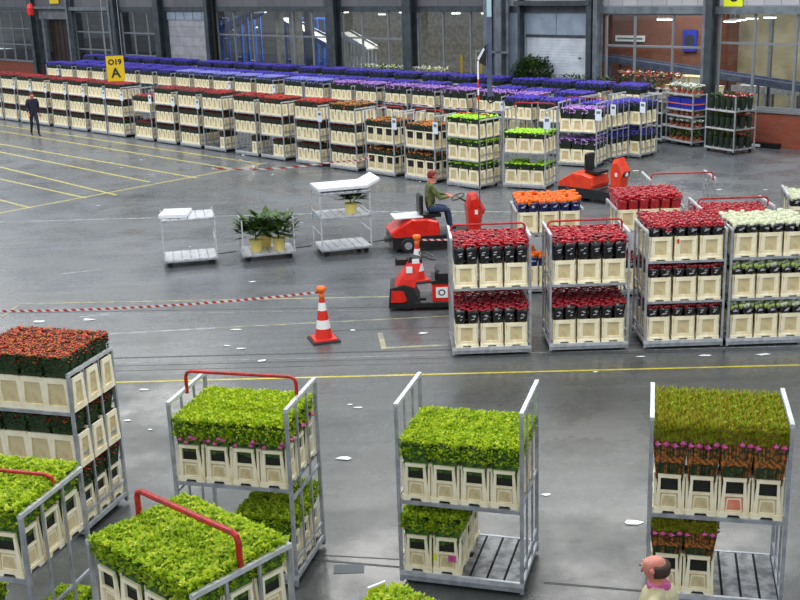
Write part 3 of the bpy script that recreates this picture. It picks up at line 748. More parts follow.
# ------------------------------------------------------------------ the hall behind the glass
b = MB(); b.box(-160,-36,27,27.2,0,5.6,'blocks_dk'); b.box(-36,-9,27,27.2,0,5.6,'concrete'); struct(wobj(b, 'wall_far'))
b = MB(); b.box(-8.6,-2.6,16.5,16.7,0,5.2,'brick_in'); b.box(-2.6,-2.4,16.5,18,0,5.2,'brick_in'); struct(wobj(b, 'wall_brick'))
b = MB(); b.box(-2.4,16,18,18.2,0,3.9,'tan_wall'); b.box(-2.4,16,18,18.2,3.9,5.2,'concrete')
for r in (-1.0,.9,3.0,5.5): b.box(r-.06,r+.06,17.9,18,0,3.9,'column_lt')
struct(wobj(b, 'wall_tan'))
b = MB(); b.box(-160,16,N0+.3,27,5.2,5.35,'cladding'); struct(wobj(b, 'ceiling'))
b = MB(); b.box(-8.8,-8.6,N0+1.4,27,0,5.2,'blocks_dk'); struct(wobj(b, 'wall_inner'))
for i, (px, py, n_) in enumerate([(663,19,15),(668,19,15.4),(752,18,17),(730,21,16.5),(735,20,16.8),(740,19.5,16.8),(770,17,17),(345,12,20),(382,14,20),(403,12,19),(456,13,18),(486,13,17),(160,16,22),(250,20,22),(279,12,22),(255,27,24),(232,29,24),(263,12,20)]):
    # lamps of the hall behind: on the ray of the pixel, at row depth n_
    d = (px-400)/1130*R2-(py-300)/1130*U2+Fv; t = (n_-(Vector((0,0)).to_2d()-O2).dot(NN))/(Vector((d.x,d.y)).dot(NN)); p = Vector((0,0,6))+d*t
    m_ = MB(); m_.box(-.22,.22,-.07,.07,-.04,.0,'lamp'); m_.box(-.24,.24,-.09,.09,0,.04,'frame')
    for sx in (-.2,.2): m_.tube([(sx,0,.04),(sx,0,max(.1,5.2-p.z))], .008, 'frame', 4)
    o = m_.build('ceiling_lamp'); o.location = p; o.rotation_euler = (0,0,YAW)
    tag(o, 'small white lamp glowing in the hall behind the glass wall', 'lamp', 'lamps in the rear hall')
def rz_at(px, py, n_):
    d = (px-400)/1130*R2-(py-300)/1130*U2+Fv; t = (n_+O2.dot(NN))/(Vector((d.x,d.y)).dot(NN)); p = Vector((0,0,CAM_H))+d*t
    return (Vector((p.x,p.y))-O2).dot(RR), p.z
def conveyor(r0, n0, z0, r1, n1, z1, w, label, k='blue_steel', belt='belt', legs=5):
    root = empty('conveyor', T(r0, n0), YAW); dr, dn = r1-r0, n1-n0; L = math.hypot(dr, dn); a = math.atan2(dn, dr)
    Mx = Matrix.Rotation(a, 4, 'Z')
    b = MB(Mx); b.hexa([(0,-w/2,z0-.06),(L,-w/2,z1-.06),(L,w/2,z1-.06),(0,w/2,z0-.06)], [(0,-w/2,z0),(L,-w/2,z1),(L,w/2,z1),(0,w/2,z0)], belt); b.build('belt', root)
    for sg in (-1,1):
        y = sg*(w/2+.03); b = MB(Mx); b.hexa([(0,y-.03,z0-.16),(L,y-.03,z1-.16),(L,y+.03,z1-.16),(0,y+.03,z0-.16)], [(0,y-.03,z0+.08),(L,y-.03,z1+.08),(L,y+.03,z1+.08),(0,y+.03,z0+.08)], k); b.build('side_rail', root)
    for i in range(legs):
        u = L*(i+.3)/legs; zz = z0+(z1-z0)*u/L-.1
        b = MB(Mx); b.box(u-.04,u+.04,-w/2-.06,-w/2+.02,0,zz,k); b.box(u-.04,u+.04,w/2-.02,w/2+.06,0,zz,k); b.box(u-.03,u+.03,-w/2,w/2,.5,.56,k); b.build('leg_frame', root)
    tag(root, label, 'conveyor')
conveyor(-6.6,15.0,2.35, 5.5,13.6,1.45,.6,'long grey-blue belt conveyor sloping down behind the right hand windows','conv_grey', legs=7)
conveyor(-1.2,15.9,1.35, 2.6,16.3,1.25,.9,'low grey roller conveyor standing beneath the sloping blue one','steel','belt_w', 4)
conveyor(-6.2,13.6,.95, -3.4,13.6,.95,.8,'short low conveyor just behind the glass near the pot plants','blue_steel','belt',3)
c0 = rz_at(220,30,15.2); c1_ = rz_at(258,12,15.2)
conveyor(c0[0],15.2,c0[1], c1_[0],15.2,c1_[1],.8,'dark conveyor rising to the right behind the middle windows','blue_steel','belt',6)
c0 = rz_at(284,18,14.5); c1_ = rz_at(334,44,14.0)
conveyor(c0[0],14.5,c0[1], c1_[0],14.0,c1_[1],.8,'blue conveyor with white guard slanting down beside the dark column','blue_steel','belt_w',8)
c0 = rz_at(345,32,13.5); c1_ = rz_at(372,48,13.5)
conveyor(c0[0],13.5,c0[1], c1_[0],13.5,c1_[1],.7,'steel chute sloping down behind the grey glass bay','steel','belt_w',7)
conveyor(-19,24.5,4.2, -10.6,24,4.2,1.,'high level blue conveyor across the rear hall','blue_steel','belt_w',8)
for i in range(9):
    b = MB(); nn_ = 16.2+(i%2)*1.2; r = rz_at((222,236,248,284,292,300,309,318,327)[i], 40, nn_)[0]
    for x in (0,.7): b.box(x-.05,x+.05,-.05,.05,0,3.6,'blue_steel')
    for z in (1.2,2.4,3.55): b.box(-.05,.75,-.04,.04,z,z+.1,'blue_steel')
    b.box(.05,.65,-.25,.25,1.3,1.34,'steel_d')
    o = b.build('steel_rack'); o.location = T(r, nn_); o.rotation_euler = (0,0,YAW)
    tag(o, 'upright blue steel rack frame in the hall behind the glass', 'rack', 'blue rack frames in the rear hall')
for i,(r,nn_,k,lb) in enumerate([(-24.0,12.2,'concrete','narrower pale concrete pillar behind the glass wall'),(-23.0,12.4,'concrete','broader pale concrete pillar behind the glass wall'),(-22.1,12.5,'column','dark steel post beside the pale concrete pillars')]):
    b = MB(); w = (.16,.24,.18)[i]; b.bbox(-w,w,-w,w,0,5.2,k,.03); o = b.build('pillar'); o.location = T(r,nn_); o.rotation_euler=(0,0,YAW); tag(o, lb, 'pillar')
for i,(r,nn_,h) in enumerate([(-12.2,12.5,2.4),(-10.9,12.3,2.2),(-9.7,13.0,2.9),(-9.0,12.6,3.0),(-4.6,11.9,3.9)]):
    b = MB(); b.tube([(0,0,0),(0,0,h)], .05, 'yellow', 8); b.box(-.1,.1,-.1,.1,0,.02,'steel'); o = b.build('guard_post'); o.location = T(r,nn_)
    tag(o, 'thin yellow guard post in the hall behind the glass', 'post', 'yellow guard posts in the rear hall')
for i,(r,nn_) in enumerate([(-12.0,13.2),(-10.2,14.2)]):
    b = MB()
    for x in (0,1.3,2.6): b.tube([(x,0,0),(x,0,2.6)], .035, 'rail', 6)
    for z in (1.3,2.55): b.tube([(0,0,z),(2.6,0,z)], .03, 'rail', 6)
    o = b.build('guard_rail'); o.location = T(r,nn_); o.rotation_euler=(0,0,YAW); tag(o, ('nearer pale tubular guard rail behind the glass', 'farther pale tubular guard rail behind the glass')[i], 'railing')
b = MB(); b.box(-.7,.7,-.03,.03,0,.24,'white'); b.box(-.62,.62,-.035,-.03,.08,.15,'column_lt'); o = b.build('wall_sign'); p = T(-6.4,16.4,2.85); o.location = p; o.rotation_euler=(0,0,YAW); tag(o,'long white sign strip on the brown brick wall','sign')
b = MB(); b.box(-.30,.30,-.03,.03,.32,1.15,'cratb'); b.lathe([(.0,0),(.36,0),(.36,.02)], (0,0,0), 'navy', 20) if False else None
b.prism([(.22*math.cos(a*PI/10),.75+.22*math.sin(a*PI/10)) for a in range(20)], lambda u,w,d: (u,-.03-d,w), .0, .02, 'navy'); o = b.build('poster'); o.location = T(-3.6,16.4,2.2); o.rotation_euler=(0,0,YAW); tag(o,'blue panel with a dark round emblem on brick wall','poster')
for i in range(8):
    b = MB(); b.hexa([(-.28,-.3,0),(.28,-.3,0),(.28,.3,0),(-.28,.3,0)],[(-.32,-.34,.3),(.32,-.34,.3),(.32,.34,.3),(-.32,.34,.3)],'cream'); b.box(-.33,.33,-.35,.35,.27,.31,'cream_panel')
    o = b.build('plastic_crate'); lay = i//3; o.location = T(-2.2+(i%3)*.7+lay*.3, 12.9, .0 if lay == 0 else lay*.33)+Vector((0,0,1.0)); o.rotation_euler=(0,0,YAW); tag(o, 'cream plastic crate in the pile behind the glass near the dark column', 'crate', 'crates piled behind the glass')
b = MB(); b.box(-1.2,1.3,12.5-12.9,13.3-12.9,.9,.998,'deckmetal')
for x in (-1.1,1.2):
    for y in (-.3,.3): b.box(x-.04,x+.04,y-.04,y+.04,0,.9,'steel')
o = b.build('packing_table'); o.location = T(-1.5,12.9); o.rotation_euler=(0,0,YAW); tag(o,'grey metal table under the pile of cream crates','table')
# ------------------------------------------------------------------ text
def text_mesh(txt, size, k, name, parent, loc, rot):
    cu = bpy.data.curves.new('t','FONT'); cu.body = txt; cu.size = size; cu.extrude = .004; cu.offset = .01; cu.align_x = 'CENTER'
    o = bpy.data.objects.new('t', cu); COL.objects.link(o); bpy.context.view_layer.update()
    me = bpy.data.meshes.new_from_object(o.evaluated_get(bpy.context.evaluated_depsgraph_get())); bpy.data.objects.remove(o)
    me.materials.clear(); me.materials.append(M[k]); q = bpy.data.objects.new(name, me); COL.objects.link(q); q.parent = parent; q.location = loc; q.rotation_euler = rot; return q

# ------------------------------------------------------------------ near trolleys
def yw(a, b): return math.atan2(b[1]-a[1], b[0]-a[0])
full = None
G1 = 'trolleys of cut greens in the foreground'
# centre front
L33 = {(i,j) for i in (0,1) for j in range(3)}
cart(-.10,10.24, R(-16.5), [(.15,4,3,'win','lime',L33,1,'dark lime green clump'),(.93,4,3,'win','limeU',None,1,'lime green clump')], 'centre front trolley', 'tall grey trolley with lime greens, half empty slatted lower deck, front centre', G1)
cart(2.27,9.68, R(-13), [(.15,4,3,'win','tallS',L33,1,'tall pink-tied bunch'),(.98,4,3,'win','tall',None,1,'tall pink-tied bunch')], 'tall-flower trolley front right', 'trolley of tall green and pink-banded bunches at the front right', G1)
cart(-2.36,10.50, R(-14.5), [(.15,4,3,'win','lime',{(i,j) for i in (2,3) for j in range(3)},1,'dark lime green clump'),(1.10,4,3,'win','limeW',None,1,'pink-flecked lime clump')], 'pink-flecked green trolley', 'lime green trolley with red handle bar standing left of centre', G1, arch=19.95)
yF4 = math.atan2(6.79-7.65, -1.47+2.43)
cart(-2.43,7.68, yF4, [(.15,4,3,'win','lime',None,1,'lime green clump'),(1.37,4,3,'win','lime',None,1,'bright lime clump')], 'nearest red-handled trolley', 'nearest trolley, lime greens under a thick red handle bar, bottom left', G1, arch=10.)
cart(-3.06-1.27*math.cos(R(-16)),8.13-1.27*math.sin(R(-16)), R(-16), [(.15,4,3,'win','lime',None,1,'lime green clump'),(1.37,4,3,'win','lime',None,1,'bright lime clump')], 'left edge green trolley', 'lime green trolley cut off by the left edge, red handle bar', G1, arch=.08)
cart(-3.58-1.27*math.cos(R(-16.5)),11.43-1.27*math.sin(R(-16.5)), R(-16.5), [(.15,4,3,'win','rustb',None,1,'rust red clump'),(.84,4,3,'pan_win','rustb',None,1,'rust red clump'),(1.50,4,3,'pan_win','rustb',None,1,'rust red clump')], 'rust-flowered trolley at left', 'trolley of rust red flowers on three shelves at the left edge', G1)
cart(-.13-.93*math.sin(-yF4),6.99-.93*math.cos(yF4), yF4, [(.15,4,3,None,None,None,1,''),(1.30,4,3,'win','lime',{(i,j) for i in range(4) for j in (1,2)},1,'bright lime clump')], 'bottom edge trolley', 'trolley of lime greens just showing at the bottom edge', G1, H=1.68)

# ------------------------------------------------------------------ rose trolleys
G2 = 'rose trolleys in the rank behind the yellow line'
rt = lambda z, f, w: (z,3,3,'pan',f,None,2,w)
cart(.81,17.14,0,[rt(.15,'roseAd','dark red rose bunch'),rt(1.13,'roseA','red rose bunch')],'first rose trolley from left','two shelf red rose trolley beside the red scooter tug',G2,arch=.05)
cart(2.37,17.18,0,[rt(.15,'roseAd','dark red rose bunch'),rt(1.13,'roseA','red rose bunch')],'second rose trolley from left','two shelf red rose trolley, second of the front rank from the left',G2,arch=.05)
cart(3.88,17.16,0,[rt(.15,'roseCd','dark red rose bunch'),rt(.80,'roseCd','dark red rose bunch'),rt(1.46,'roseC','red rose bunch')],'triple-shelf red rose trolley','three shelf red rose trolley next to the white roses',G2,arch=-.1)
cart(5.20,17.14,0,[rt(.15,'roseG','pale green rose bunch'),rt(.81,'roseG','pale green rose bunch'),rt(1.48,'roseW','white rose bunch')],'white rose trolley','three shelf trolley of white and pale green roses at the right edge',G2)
cart(2.20,20.60,0,[rt(.15,'roseO','orange rose bunch'),rt(1.19,'roseO','orange rose bunch')],'orange rose trolley','trolley of orange roses in navy sleeves behind the red ones',G2,H=1.62)
cart(3.98,20.2,0,[rt(.15,'roseCd','dark red rose bunch'),rt(1.26,'roseR','red-filmed rose bunch')],'red-filmed rose trolley','trolley of red roses in red film behind the front rank',G2,arch=None,H=1.68)
cart(at(698,199,2.05).x-.04,at(698,199,2.05).y-.3,R(-2),[rt(.15,'roseCd','dark red rose bunch'),rt(1.20,'roseR','red-filmed rose bunch')],'low red trolley behind white roses','red-handled trolley of red roses partly hidden behind the white ones',G2,arch=-.15)
cart(at(651,174,2.05).x-.04,at(651,174,2.05).y-.10,R(-2),[(.15,3,3,None,None,None,1,''),(.75,3,3,None,None,None,1,'')],'x','empty red-handled trolley standing on open floor behind red roses',G2,arch=-.36)
cart(6.9,19.6,R(-12),[rt(.15,'roseG','pale green rose bunch'),rt(1.35,'roseW','white rose bunch')],'right edge rear trolley','trolley of white flowers at the right edge behind the rank',G2)

# ------------------------------------------------------------------ far block
def rowcart(r_fr, n, tiers, cdesc, label, group, arch=None, card=False, far=True, dyaw=0, H=TH):
    yaw = YAW+dyaw; p = T(r_fr, n); x = p.x-TL*math.cos(yaw); y = p.y-TL*math.sin(yaw)
    return cart(x, y, yaw, tiers, cdesc, label, group, arch, card, far, H)
GR = 'trolleys in the long front row of the far block'
f3 = lambda z, f, w, cells=None: (z,4,3,'far',f,cells,1,w)
r0s = [0,-1.65,-3.3,-5.0,-6.72,-8.35,-9.9,-11.5,-13.1,-14.7,-16.3,-17.85,-19.4,-20.95,-22.5,-24.05,-25.6,-27.15,-28.7,-30.25]
# measured right front feet
meas = [(481.6,189),(440,182),(400,176),(360,171),(323,166),(290,160),(258,157),(227,152),(201,148.5),(176,145),(153.6,141.6),(129,137),(109,135),(86,132),(70,129),(52,126),(37,124),(20,121.5),(4,119.5)]
NMR = len(meas)
rl = 9
for i, (px, py) in enumerate(meas):
    p = at(px, py); r = min((Vector((p.x,p.y))-O2).dot(RR)+.12, rl-1.36); rl = r
    cd = (ORD[NMR-1-i]+' front-row trolley of far block') 
    lab = {0:'three shelf lime green trolley with red handle bar in the far front row'}.get(i, 'trolley with '+('orange brown' if i < 4 else 'orange red' if i < 6 else 'red' if i < 8 else 'dark red')+' flowers, '+ORD[NMR-1-i]+' from left in far front row')
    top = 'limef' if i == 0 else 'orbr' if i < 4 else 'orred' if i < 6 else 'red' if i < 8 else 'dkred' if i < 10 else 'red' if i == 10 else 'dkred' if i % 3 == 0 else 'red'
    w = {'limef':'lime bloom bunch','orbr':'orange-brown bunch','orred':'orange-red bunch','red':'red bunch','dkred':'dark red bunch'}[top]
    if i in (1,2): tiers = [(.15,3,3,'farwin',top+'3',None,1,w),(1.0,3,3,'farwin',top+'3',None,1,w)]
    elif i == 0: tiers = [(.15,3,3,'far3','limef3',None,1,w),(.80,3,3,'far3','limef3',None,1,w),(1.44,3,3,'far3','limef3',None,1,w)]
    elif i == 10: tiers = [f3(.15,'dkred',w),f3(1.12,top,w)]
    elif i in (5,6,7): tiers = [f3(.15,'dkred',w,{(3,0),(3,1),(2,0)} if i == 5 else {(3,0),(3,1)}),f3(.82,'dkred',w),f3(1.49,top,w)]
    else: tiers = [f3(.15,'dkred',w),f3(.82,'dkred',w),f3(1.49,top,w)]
    rowcart(r, -.2, tiers, cd, lim(lab), GR, arch=(0. if i in (0,1,2) else None), card=(i in (1,2,4) or i > 7), far=True)
# E F G H
t2 = lambda f, w, z=1.08: [(.15,3,3,'far3',f+'3',None,1,w),(z,3,3,'far3',f+'3',None,1,w)]
cart(3.01,31.38, math.atan2(30.78-31.38,4.1-3.01), t2('limef','lime bloom bunch',1.02), 'green end trolley of far block', 'two shelf lime green trolley, rightmost of the far front row', GR, arch=.3, card=True, H=2.2)
p = at(557.6,166); q = at(590,168)
cart(p.x,p.y, math.atan2(q.y-p.y,q.x-p.x), t2('lilac','lilac bunch'), 'lilac end trolley', 'two shelf lilac trolley standing behind the orange tug', GR, arch=.1, card=True)
rowcart(.35, 5.7, t2('blue','blue bunch'), 'nearer blue end trolley', 'nearer of two blue flower trolleys at the block end', GR, card=True)
rowcart(.75, 6.7, t2('blue','blue bunch'), 'farther blue end trolley', 'farther of two blue flower trolleys at the block end', GR, card=True)
def longrow(n, r_start, r_end, colf, nm, top_z=1.10, step=1.55, second=False, archp=.25):
    r = r_start; i = 0
    while r > r_end:
        c, w = colf(r); ti = [(.15,4,3,None,None,None,1,w),(top_z,4,3,'far',c,None,1,w)]
        if second: ti = [(.15,3,3,None,None,None,1,w),(top_z-.95+.35,3,3,'far3',c+'3' if c != 'bluel' else c+'3',{(k,0) for k in range(3)},1,w),(top_z,3,3,'far3',c+'3',None,1,w)] if r > -12 else ti
        cd = 'trolley ' + ORD[i] + ' from right, ' + nm
        rowcart(r + random.gauss(0,.05), n + random.gauss(0,.015), ti, cd, lim('trolley of '+w.split(' ')[0]+' flowers, '+ORD[i]+' from the right in '+nm), 'trolleys in '+nm, H=1.66, arch=(.1 if random.random() < archp else None), card=random.random() < .3, dyaw=random.gauss(0,.015))
        r -= step + (random.random() < .12)*.3; i += 1
longrow(6.6, -3.4, -37.0, lambda r: ('lilac','lilac bunch') if r > -14 else (('peri','periwinkle bunch') if r > -25 else ('blue','blue bunch')), 'lilac row', second=True, archp=.35)
longrow(7.65, -2.2, -36.5, lambda r: ('blue','blue bunch') if r > -4 or r < -12 else (('lilac','lilac bunch') if random.random() < .3 else ('blue','blue bunch')), 'middle blue row', archp=.4)
longrow(9.42, -1.1, -37.5, lambda r: ('blue','blue bunch'), 'rear blue row', top_z=1.24, archp=.5)
longrow(5.65, -1.25, -4.0, lambda r: ('blue','blue bunch'), 'short blue row', archp=.5)
# ------------------------------------------------------------------ people
def human(name, J, mats, loc, rz, label, extras=None):
    """J: joint positions; one continuous skinned body, materials by bone"""
    V = []; E = []; Rr = []; idx = {}; zone = []
    def v(k, p, r): idx[k] = len(V); V.append(Vector(p)); Rr.append(r); return idx[k]
    def e(a, b, z): E.append((idx[a], idx[b])); zone.append(z)
    v('pel', J['pel'], (.155,.115)); mid = (Vector(J['pel'])+Vector(J['chest']))/2
    v('waist', mid, (.145,.105)); v('chest', J['chest'], (.185,.125)); v('neck', J['neck'], (.062,.062)); v('head0', Vector(J['neck'])*.62+Vector(J['head'])*.38, (.072,.08))
    hd = Vector(J['head'])-Vector(J['neck']); v('head', J['head'], (.088,.105)); v('crown', Vector(J['head'])+hd.normalized()*.075, (.068,.08))
    e('pel','waist','hip'); e('waist','chest','top'); e('chest','neck','top'); e('neck','head0','skin'); e('head0','head','skin'); e('head','crown','skin')
    for sd in ('L','R'):
        v('sh'+sd, J['sh'+sd], (.078,.078)); v('el'+sd, J['el'+sd], (.052,.052)); v('wr'+sd, J['wr'+sd], (.034,.030))
        e('chest','sh'+sd,'top'); e('sh'+sd,'el'+sd,'top'); e('el'+sd,'wr'+sd,'top')
        d = (Vector(J['wr'+sd])-Vector(J['el'+sd])).normalized(); v('palm'+sd, Vector(J['wr'+sd])+d*.07, (.036,.020)); e('wr'+sd,'palm'+sd,'skin')
        side = d.cross(Vector((0,0,1)));  side = side.normalized() if side.length > .2 else Vector((0,1,0))
        cl = side.cross(d).normalized()
        pp = V[idx['palm'+sd]]
        for q in range(4):
            a = pp + side*(q-1.5)*.020 + d*.03; b_ = a + d*(.035+.008*(q in (1,2))) - cl*.010; c_ = b_ + d*.024 - cl*.020
            v('f%d'%q+sd, a, (.010,.010)); v('g%d'%q+sd, b_, (.0085,.0085)); v('h%d'%q+sd, c_, (.007,.007)); e('palm'+sd,'f%d'%q+sd,'skin'); e('f%d'%q+sd,'g%d'%q+sd,'skin'); e('g%d'%q+sd,'h%d'%q+sd,'skin')
        a = pp + side*.042 - d*.01 - cl*.01; v('t'+sd, a, (.011,.011)); v('u'+sd, a+side*.014+d*.035-cl*.01, (.009,.009)); e('palm'+sd,'t'+sd,'skin'); e('t'+sd,'u'+sd,'skin')
        v('hip'+sd, J['hip'+sd], (.098,.098)); v('kn'+sd, J['kn'+sd], (.062,.062)); v('an'+sd, J['an'+sd], (.042,.045)); ft = Vector(J['toe'+sd]); v('toe'+sd, ft, (.045,.03))
        e('pel','hip'+sd,'leg'); e('hip'+sd,'kn'+sd,'leg'); e('kn'+sd,'an'+sd,'leg'); e('an'+sd,'toe'+sd,'shoe')
    me = bpy.data.meshes.new('tmp'); me.from_pydata(V, E, [])
    o = bpy.data.objects.new('tmp', me); COL.objects.link(o)
    sk = o.modifiers.new('s','SKIN'); sk.use_smooth_shade = True
    for i, r_ in enumerate(Rr): me.skin_vertices[0].data[i].radius = r_
    me.skin_vertices[0].data[0].use_root = True
    sb = o.modifiers.new('b','SUBSURF'); sb.levels = 2; sb.render_levels = 2
    bpy.context.view_layer.update()
    m2 = bpy.data.meshes.new_from_object(o.evaluated_get(bpy.context.evaluated_depsgraph_get())); bpy.data.objects.remove(o)
    keys = ['skin','top','leg','shoe']; m2.materials.clear()
    for k in keys: m2.materials.append(M[mats[k]])
    for p in m2.polygons:
        c = p.center; best = None
        for (a, b_), z in zip(E, zone):
            A, B = V[a], V[b_]; ab = B-A; t = max(0, min(1, (c-A).dot(ab)/ab.length_squared)); dd = (c-(A+ab*t)).length - (Rr[a][0]*(1-t)+Rr[b_][0]*t)
            if best is None or dd < best[0]: best = (dd, z)
        z = best[1]; z = 'leg' if z == 'hip' and c.z < V[0].z+.02 else ('top' if z == 'hip' else z)
        p.material_index = keys.index(z); p.use_smooth = True
    q = bpy.data.objects.new(name, m2); COL.objects.link(q); q.location = loc; q.rotation_euler = (0,0,rz); tag(q, label, 'person')
    # face and hair; the figure looks along +x
    H_ = Vector(J['head'])
    f = MB(); f.loft([[(H_.x+.095,H_.y-.012,H_.z-.015),(H_.x+.095,H_.y+.012,H_.z-.015),(H_.x+.075,H_.y,H_.z+.025)],[(H_.x+.118,H_.y-.004,H_.z-.02),(H_.x+.118,H_.y+.004,H_.z-.02),(H_.x+.09,H_.y,H_.z+.02)]], mats['skin'])
    for sy in (-1,1): f.lathe([(.0,-.025),(.02,-.01),(.022,.015),(0,.03)], (H_.x,H_.y+sy*.092,H_.z-.005), mats['skin'], 8)
    f.build('nose_and_ears', q, True)
    f = MB()
    for sy in (-1,1): f.octa((H_.x+.092,H_.y+sy*.035,H_.z+.015), .008, 'white', .7); f.octa((H_.x+.096,H_.y+sy*.035,H_.z+.015), .005, 'black')
    f.build('eye', q); f = MB(); f.box(H_.x+.082,H_.x+.097,-.026+H_.y,.026+H_.y,H_.z-.056,H_.z-.048,'rust2'); f.build('mouth', q)
    if extras: extras(q, H_)
    return q
def hair_cap(k, bald=False, low=-.03):
    def fn(q, H_):
        b = MB(); n = 16; rings = []
        prof = [(.103,low),(.112,.02),(.104,.07),(.07,.115),(.02,.133)] if not bald else [(.098,-.06),(.109,-.03),(.108,.015),(.100,.03)]
        for r_, z in prof:
            rg = []
            for j in range(n):
                t = 2*PI*j/n; x = math.cos(t)*r_; y = math.sin(t)*r_*.95
                if z < .07 and x > .035: x = .035 if not bald else .0
                rg.append((H_.x-.012+x, H_.y+y, H_.z+z))
            rings.append(rg)
        b.loft(rings, k); b.build('hair', q, True)
    return fn
walk = dict(pel=(0,0,.93),chest=(.03,0,1.30),neck=(.05,0,1.50),head=(.08,0,1.64),shL=(.03,.19,1.42),elL=(-.10,.25,1.14),wrL=(-.02,.26,.90),shR=(.03,-.19,1.42),elR=(.02,-.26,1.13),wrR=(.20,-.24,.97),
    hipL=(0,.09,.90),knL=(.17,.10,.50),anL=(.12,.10,.09),toeL=(.28,.11,.03),hipR=(0,-.09,.90),knR=(-.05,-.10,.48),anR=(-.28,-.10,.14),toeR=(-.16,-.11,.03))
p = at(36,136)
human('person', walk, dict(skin='skin',top='navy',leg='navy',shoe='shoe'), p, R(-60), 'person in dark navy clothes walking beside the far trolley row', hair_cap('hair'))
stand = dict(pel=(0,0,.95),chest=(.02,0,1.33),neck=(.03,0,1.52),head=(.06,0,1.66),shL=(.02,.20,1.44),elL=(.08,.27,1.17),wrL=(.30,.20,1.08),shR=(.02,-.20,1.44),elR=(.10,-.27,1.17),wrR=(.31,-.16,1.12),
    hipL=(0,.10,.92),knL=(.03,.11,.50),anL=(-.02,.12,.09),toeL=(.14,.13,.03),hipR=(0,-.10,.92),knR=(.02,-.11,.50),anR=(-.02,-.12,.09),toeR=(.14,-.13,.03))
def man_extra(q, H_):
    hair_cap('hair', True)(q, H_)
    b = MB(); b.lathe([(.085,-.02),(.092,.03),(.075,.05)], (H_.x-.035,H_.y,H_.z-.175), 'magenta', 14); b.build('collar', q, True)['label'] = 'pink collar'
    b = MB()  # jacket: wider than the body, with an open hem
    rings = []
    for z, a, c_ in ((.78,.205,.165),(.95,.215,.165),(1.15,.215,.16),(1.32,.235,.155),(1.43,.22,.13),(1.485,.13,.09),(1.50,.085,.075)):
        rings.append([(.02+c_*math.cos(2*PI*j/20), a*math.sin(2*PI*j/20), z) for j in range(20)])
    b.loft(rings, 'beige', False); b.build('jacket', q, True)
p = at(656,567,1.66)
human('person', stand, dict(skin='skin',top='beige',leg='jeans',shoe='shoe'), Vector((p.x+.05,p.y,0)), R(158), 'balding person in beige jacket beside the tall-flower trolley, bottom right', man_extra)

# ------------------------------------------------------------------ tugs
def tug_rider(a, b, k, label, L=1.95):
    a = Vector((a.x,a.y)); b = Vector((b.x,b.y)); yaw = math.atan2(b.y-a.y, b.x-a.x)
    root = empty('electric_tug', (a.x,a.y,0), yaw); W = .42; N = None
    ex = lambda u,w,d: (u, d, w)
    m = MB(); m.prism([(0,.10),(L-.1,.10),(L,.16),(L,.30),(L-.5,.34),(0,.34)], ex, -W, W, 'black'); m.prism([(.05,.34),(L-.55,.34),(L-.55,.36),(.05,.36)], ex, -W+.02, W-.02, 'steel_d'); m.build('chassis', root)
    m = MB(); prof = [(.0,.36),(1.05,.36),(1.08,.45),(1.04,.66),(.80,.72),(.45,.74),(.12,.56),(-.02,.46)]
    n_ = len(prof); rings = []
    for y, s_ in ((-W,.93),(-W+.06,1.),(W-.06,1.),(W,.93)): rings.append([(.5+(u-.5)*s_, y, .36+(w-.36)*s_) for u, w in prof][::-1])
    m.loft(rings, k); m.build('battery_cover', root)
    m = MB(); m.box(.72,1.14,-.23,.23,.72,.79,'black'); m.build('seat', root)
    m = MB(); m.bbox(.66,.75,-.20,.20,.80,1.22,'black',.03); m.build('backrest', root)
    m = MB(); prof = [(L-.30,.34),(L-.03,.34),(L+.0,.62),(L+.06,.84),(L-.02,.98),(L-.12,1.18),(L-.26,1.14),(L-.34,.9)]
    rings = []
    for y, s_ in ((-.19,.86),(-.14,1.),(.14,1.),(.19,.86)): rings.append([(L-.2+(u-L+.2)*s_, y, .34+(w-.34)*s_) for u, w in prof][::-1])
    m.loft(rings, k); front = m.build('front_cowl', root)
    m = MB(); m.hexa([(L-.02,-.14,.70),(L+.04,-.14,.70),(L+.04,.14,.70),(L-.02,.14,.70)],[(L+.0,-.14,.82),(L+.07,-.14,.82),(L+.07,.14,.82),(L+.0,.14,.82)],'black')
    m.box(L-.22,L-.02,-.185,-.15,.70,.82,'black'); m.box(L-.18,L-.11,-.192,-.18,.71,.81,'white'); m.box(L+.05,L+.078,-.07,.03,.72,.81,'white'); m.build('headlight', front)
    m = MB(); pts = [(L-.52+.17*math.cos(t*PI/8)*.8, .19*math.sin(t*PI/8), 1.10+.17*math.cos(t*PI/8)*.35) for t in range(17)]; m.tube(pts, .014, 'black', 6, False); m.tube([(L-.52,0,1.1),(L-.34,0,.98)], .02, 'black'); m.tube([(L-.52,-.18,1.1),(L-.52,.18,1.1)], .012, 'black'); m.build('steering_wheel', root)
    for x, r_ in ((.34,.17),(L-.3,.13)):
        for sy in ((-1,1) if x < 1 else (0,)):
            m = MB(); m.wheel((x, sy*(W-.02), r_), r_, .10, 'rubber', n=18); m.wheel((x, sy*(W+.035), r_), r_*.5, .01, 'steel'); m.build('wheel', root)
    m = MB(); m.box(-.12,0,-.05,.05,.20,.28,'steel_d'); m.tube([(-.1,0,.18),(-.1,0,.34)], .02, 'steel'); m.build('tow_hitch', root)
    tag(root, label, 'tug', 'x'); del root['group']; return root, yaw
a, b = at(567,196), at(621,203)
tug_rider(a, b, 'tug_orange', 'orange riding tug with black seat parked beside the lilac trolley', (b-a).length+.1)
a, b = at(390,250), at(481,243)
tugB, yB = tug_rider(a, b, 'tug_red', 'red tug driven to the right, towing three shelf trolleys', (b-a).length)
LB = (b-a).length
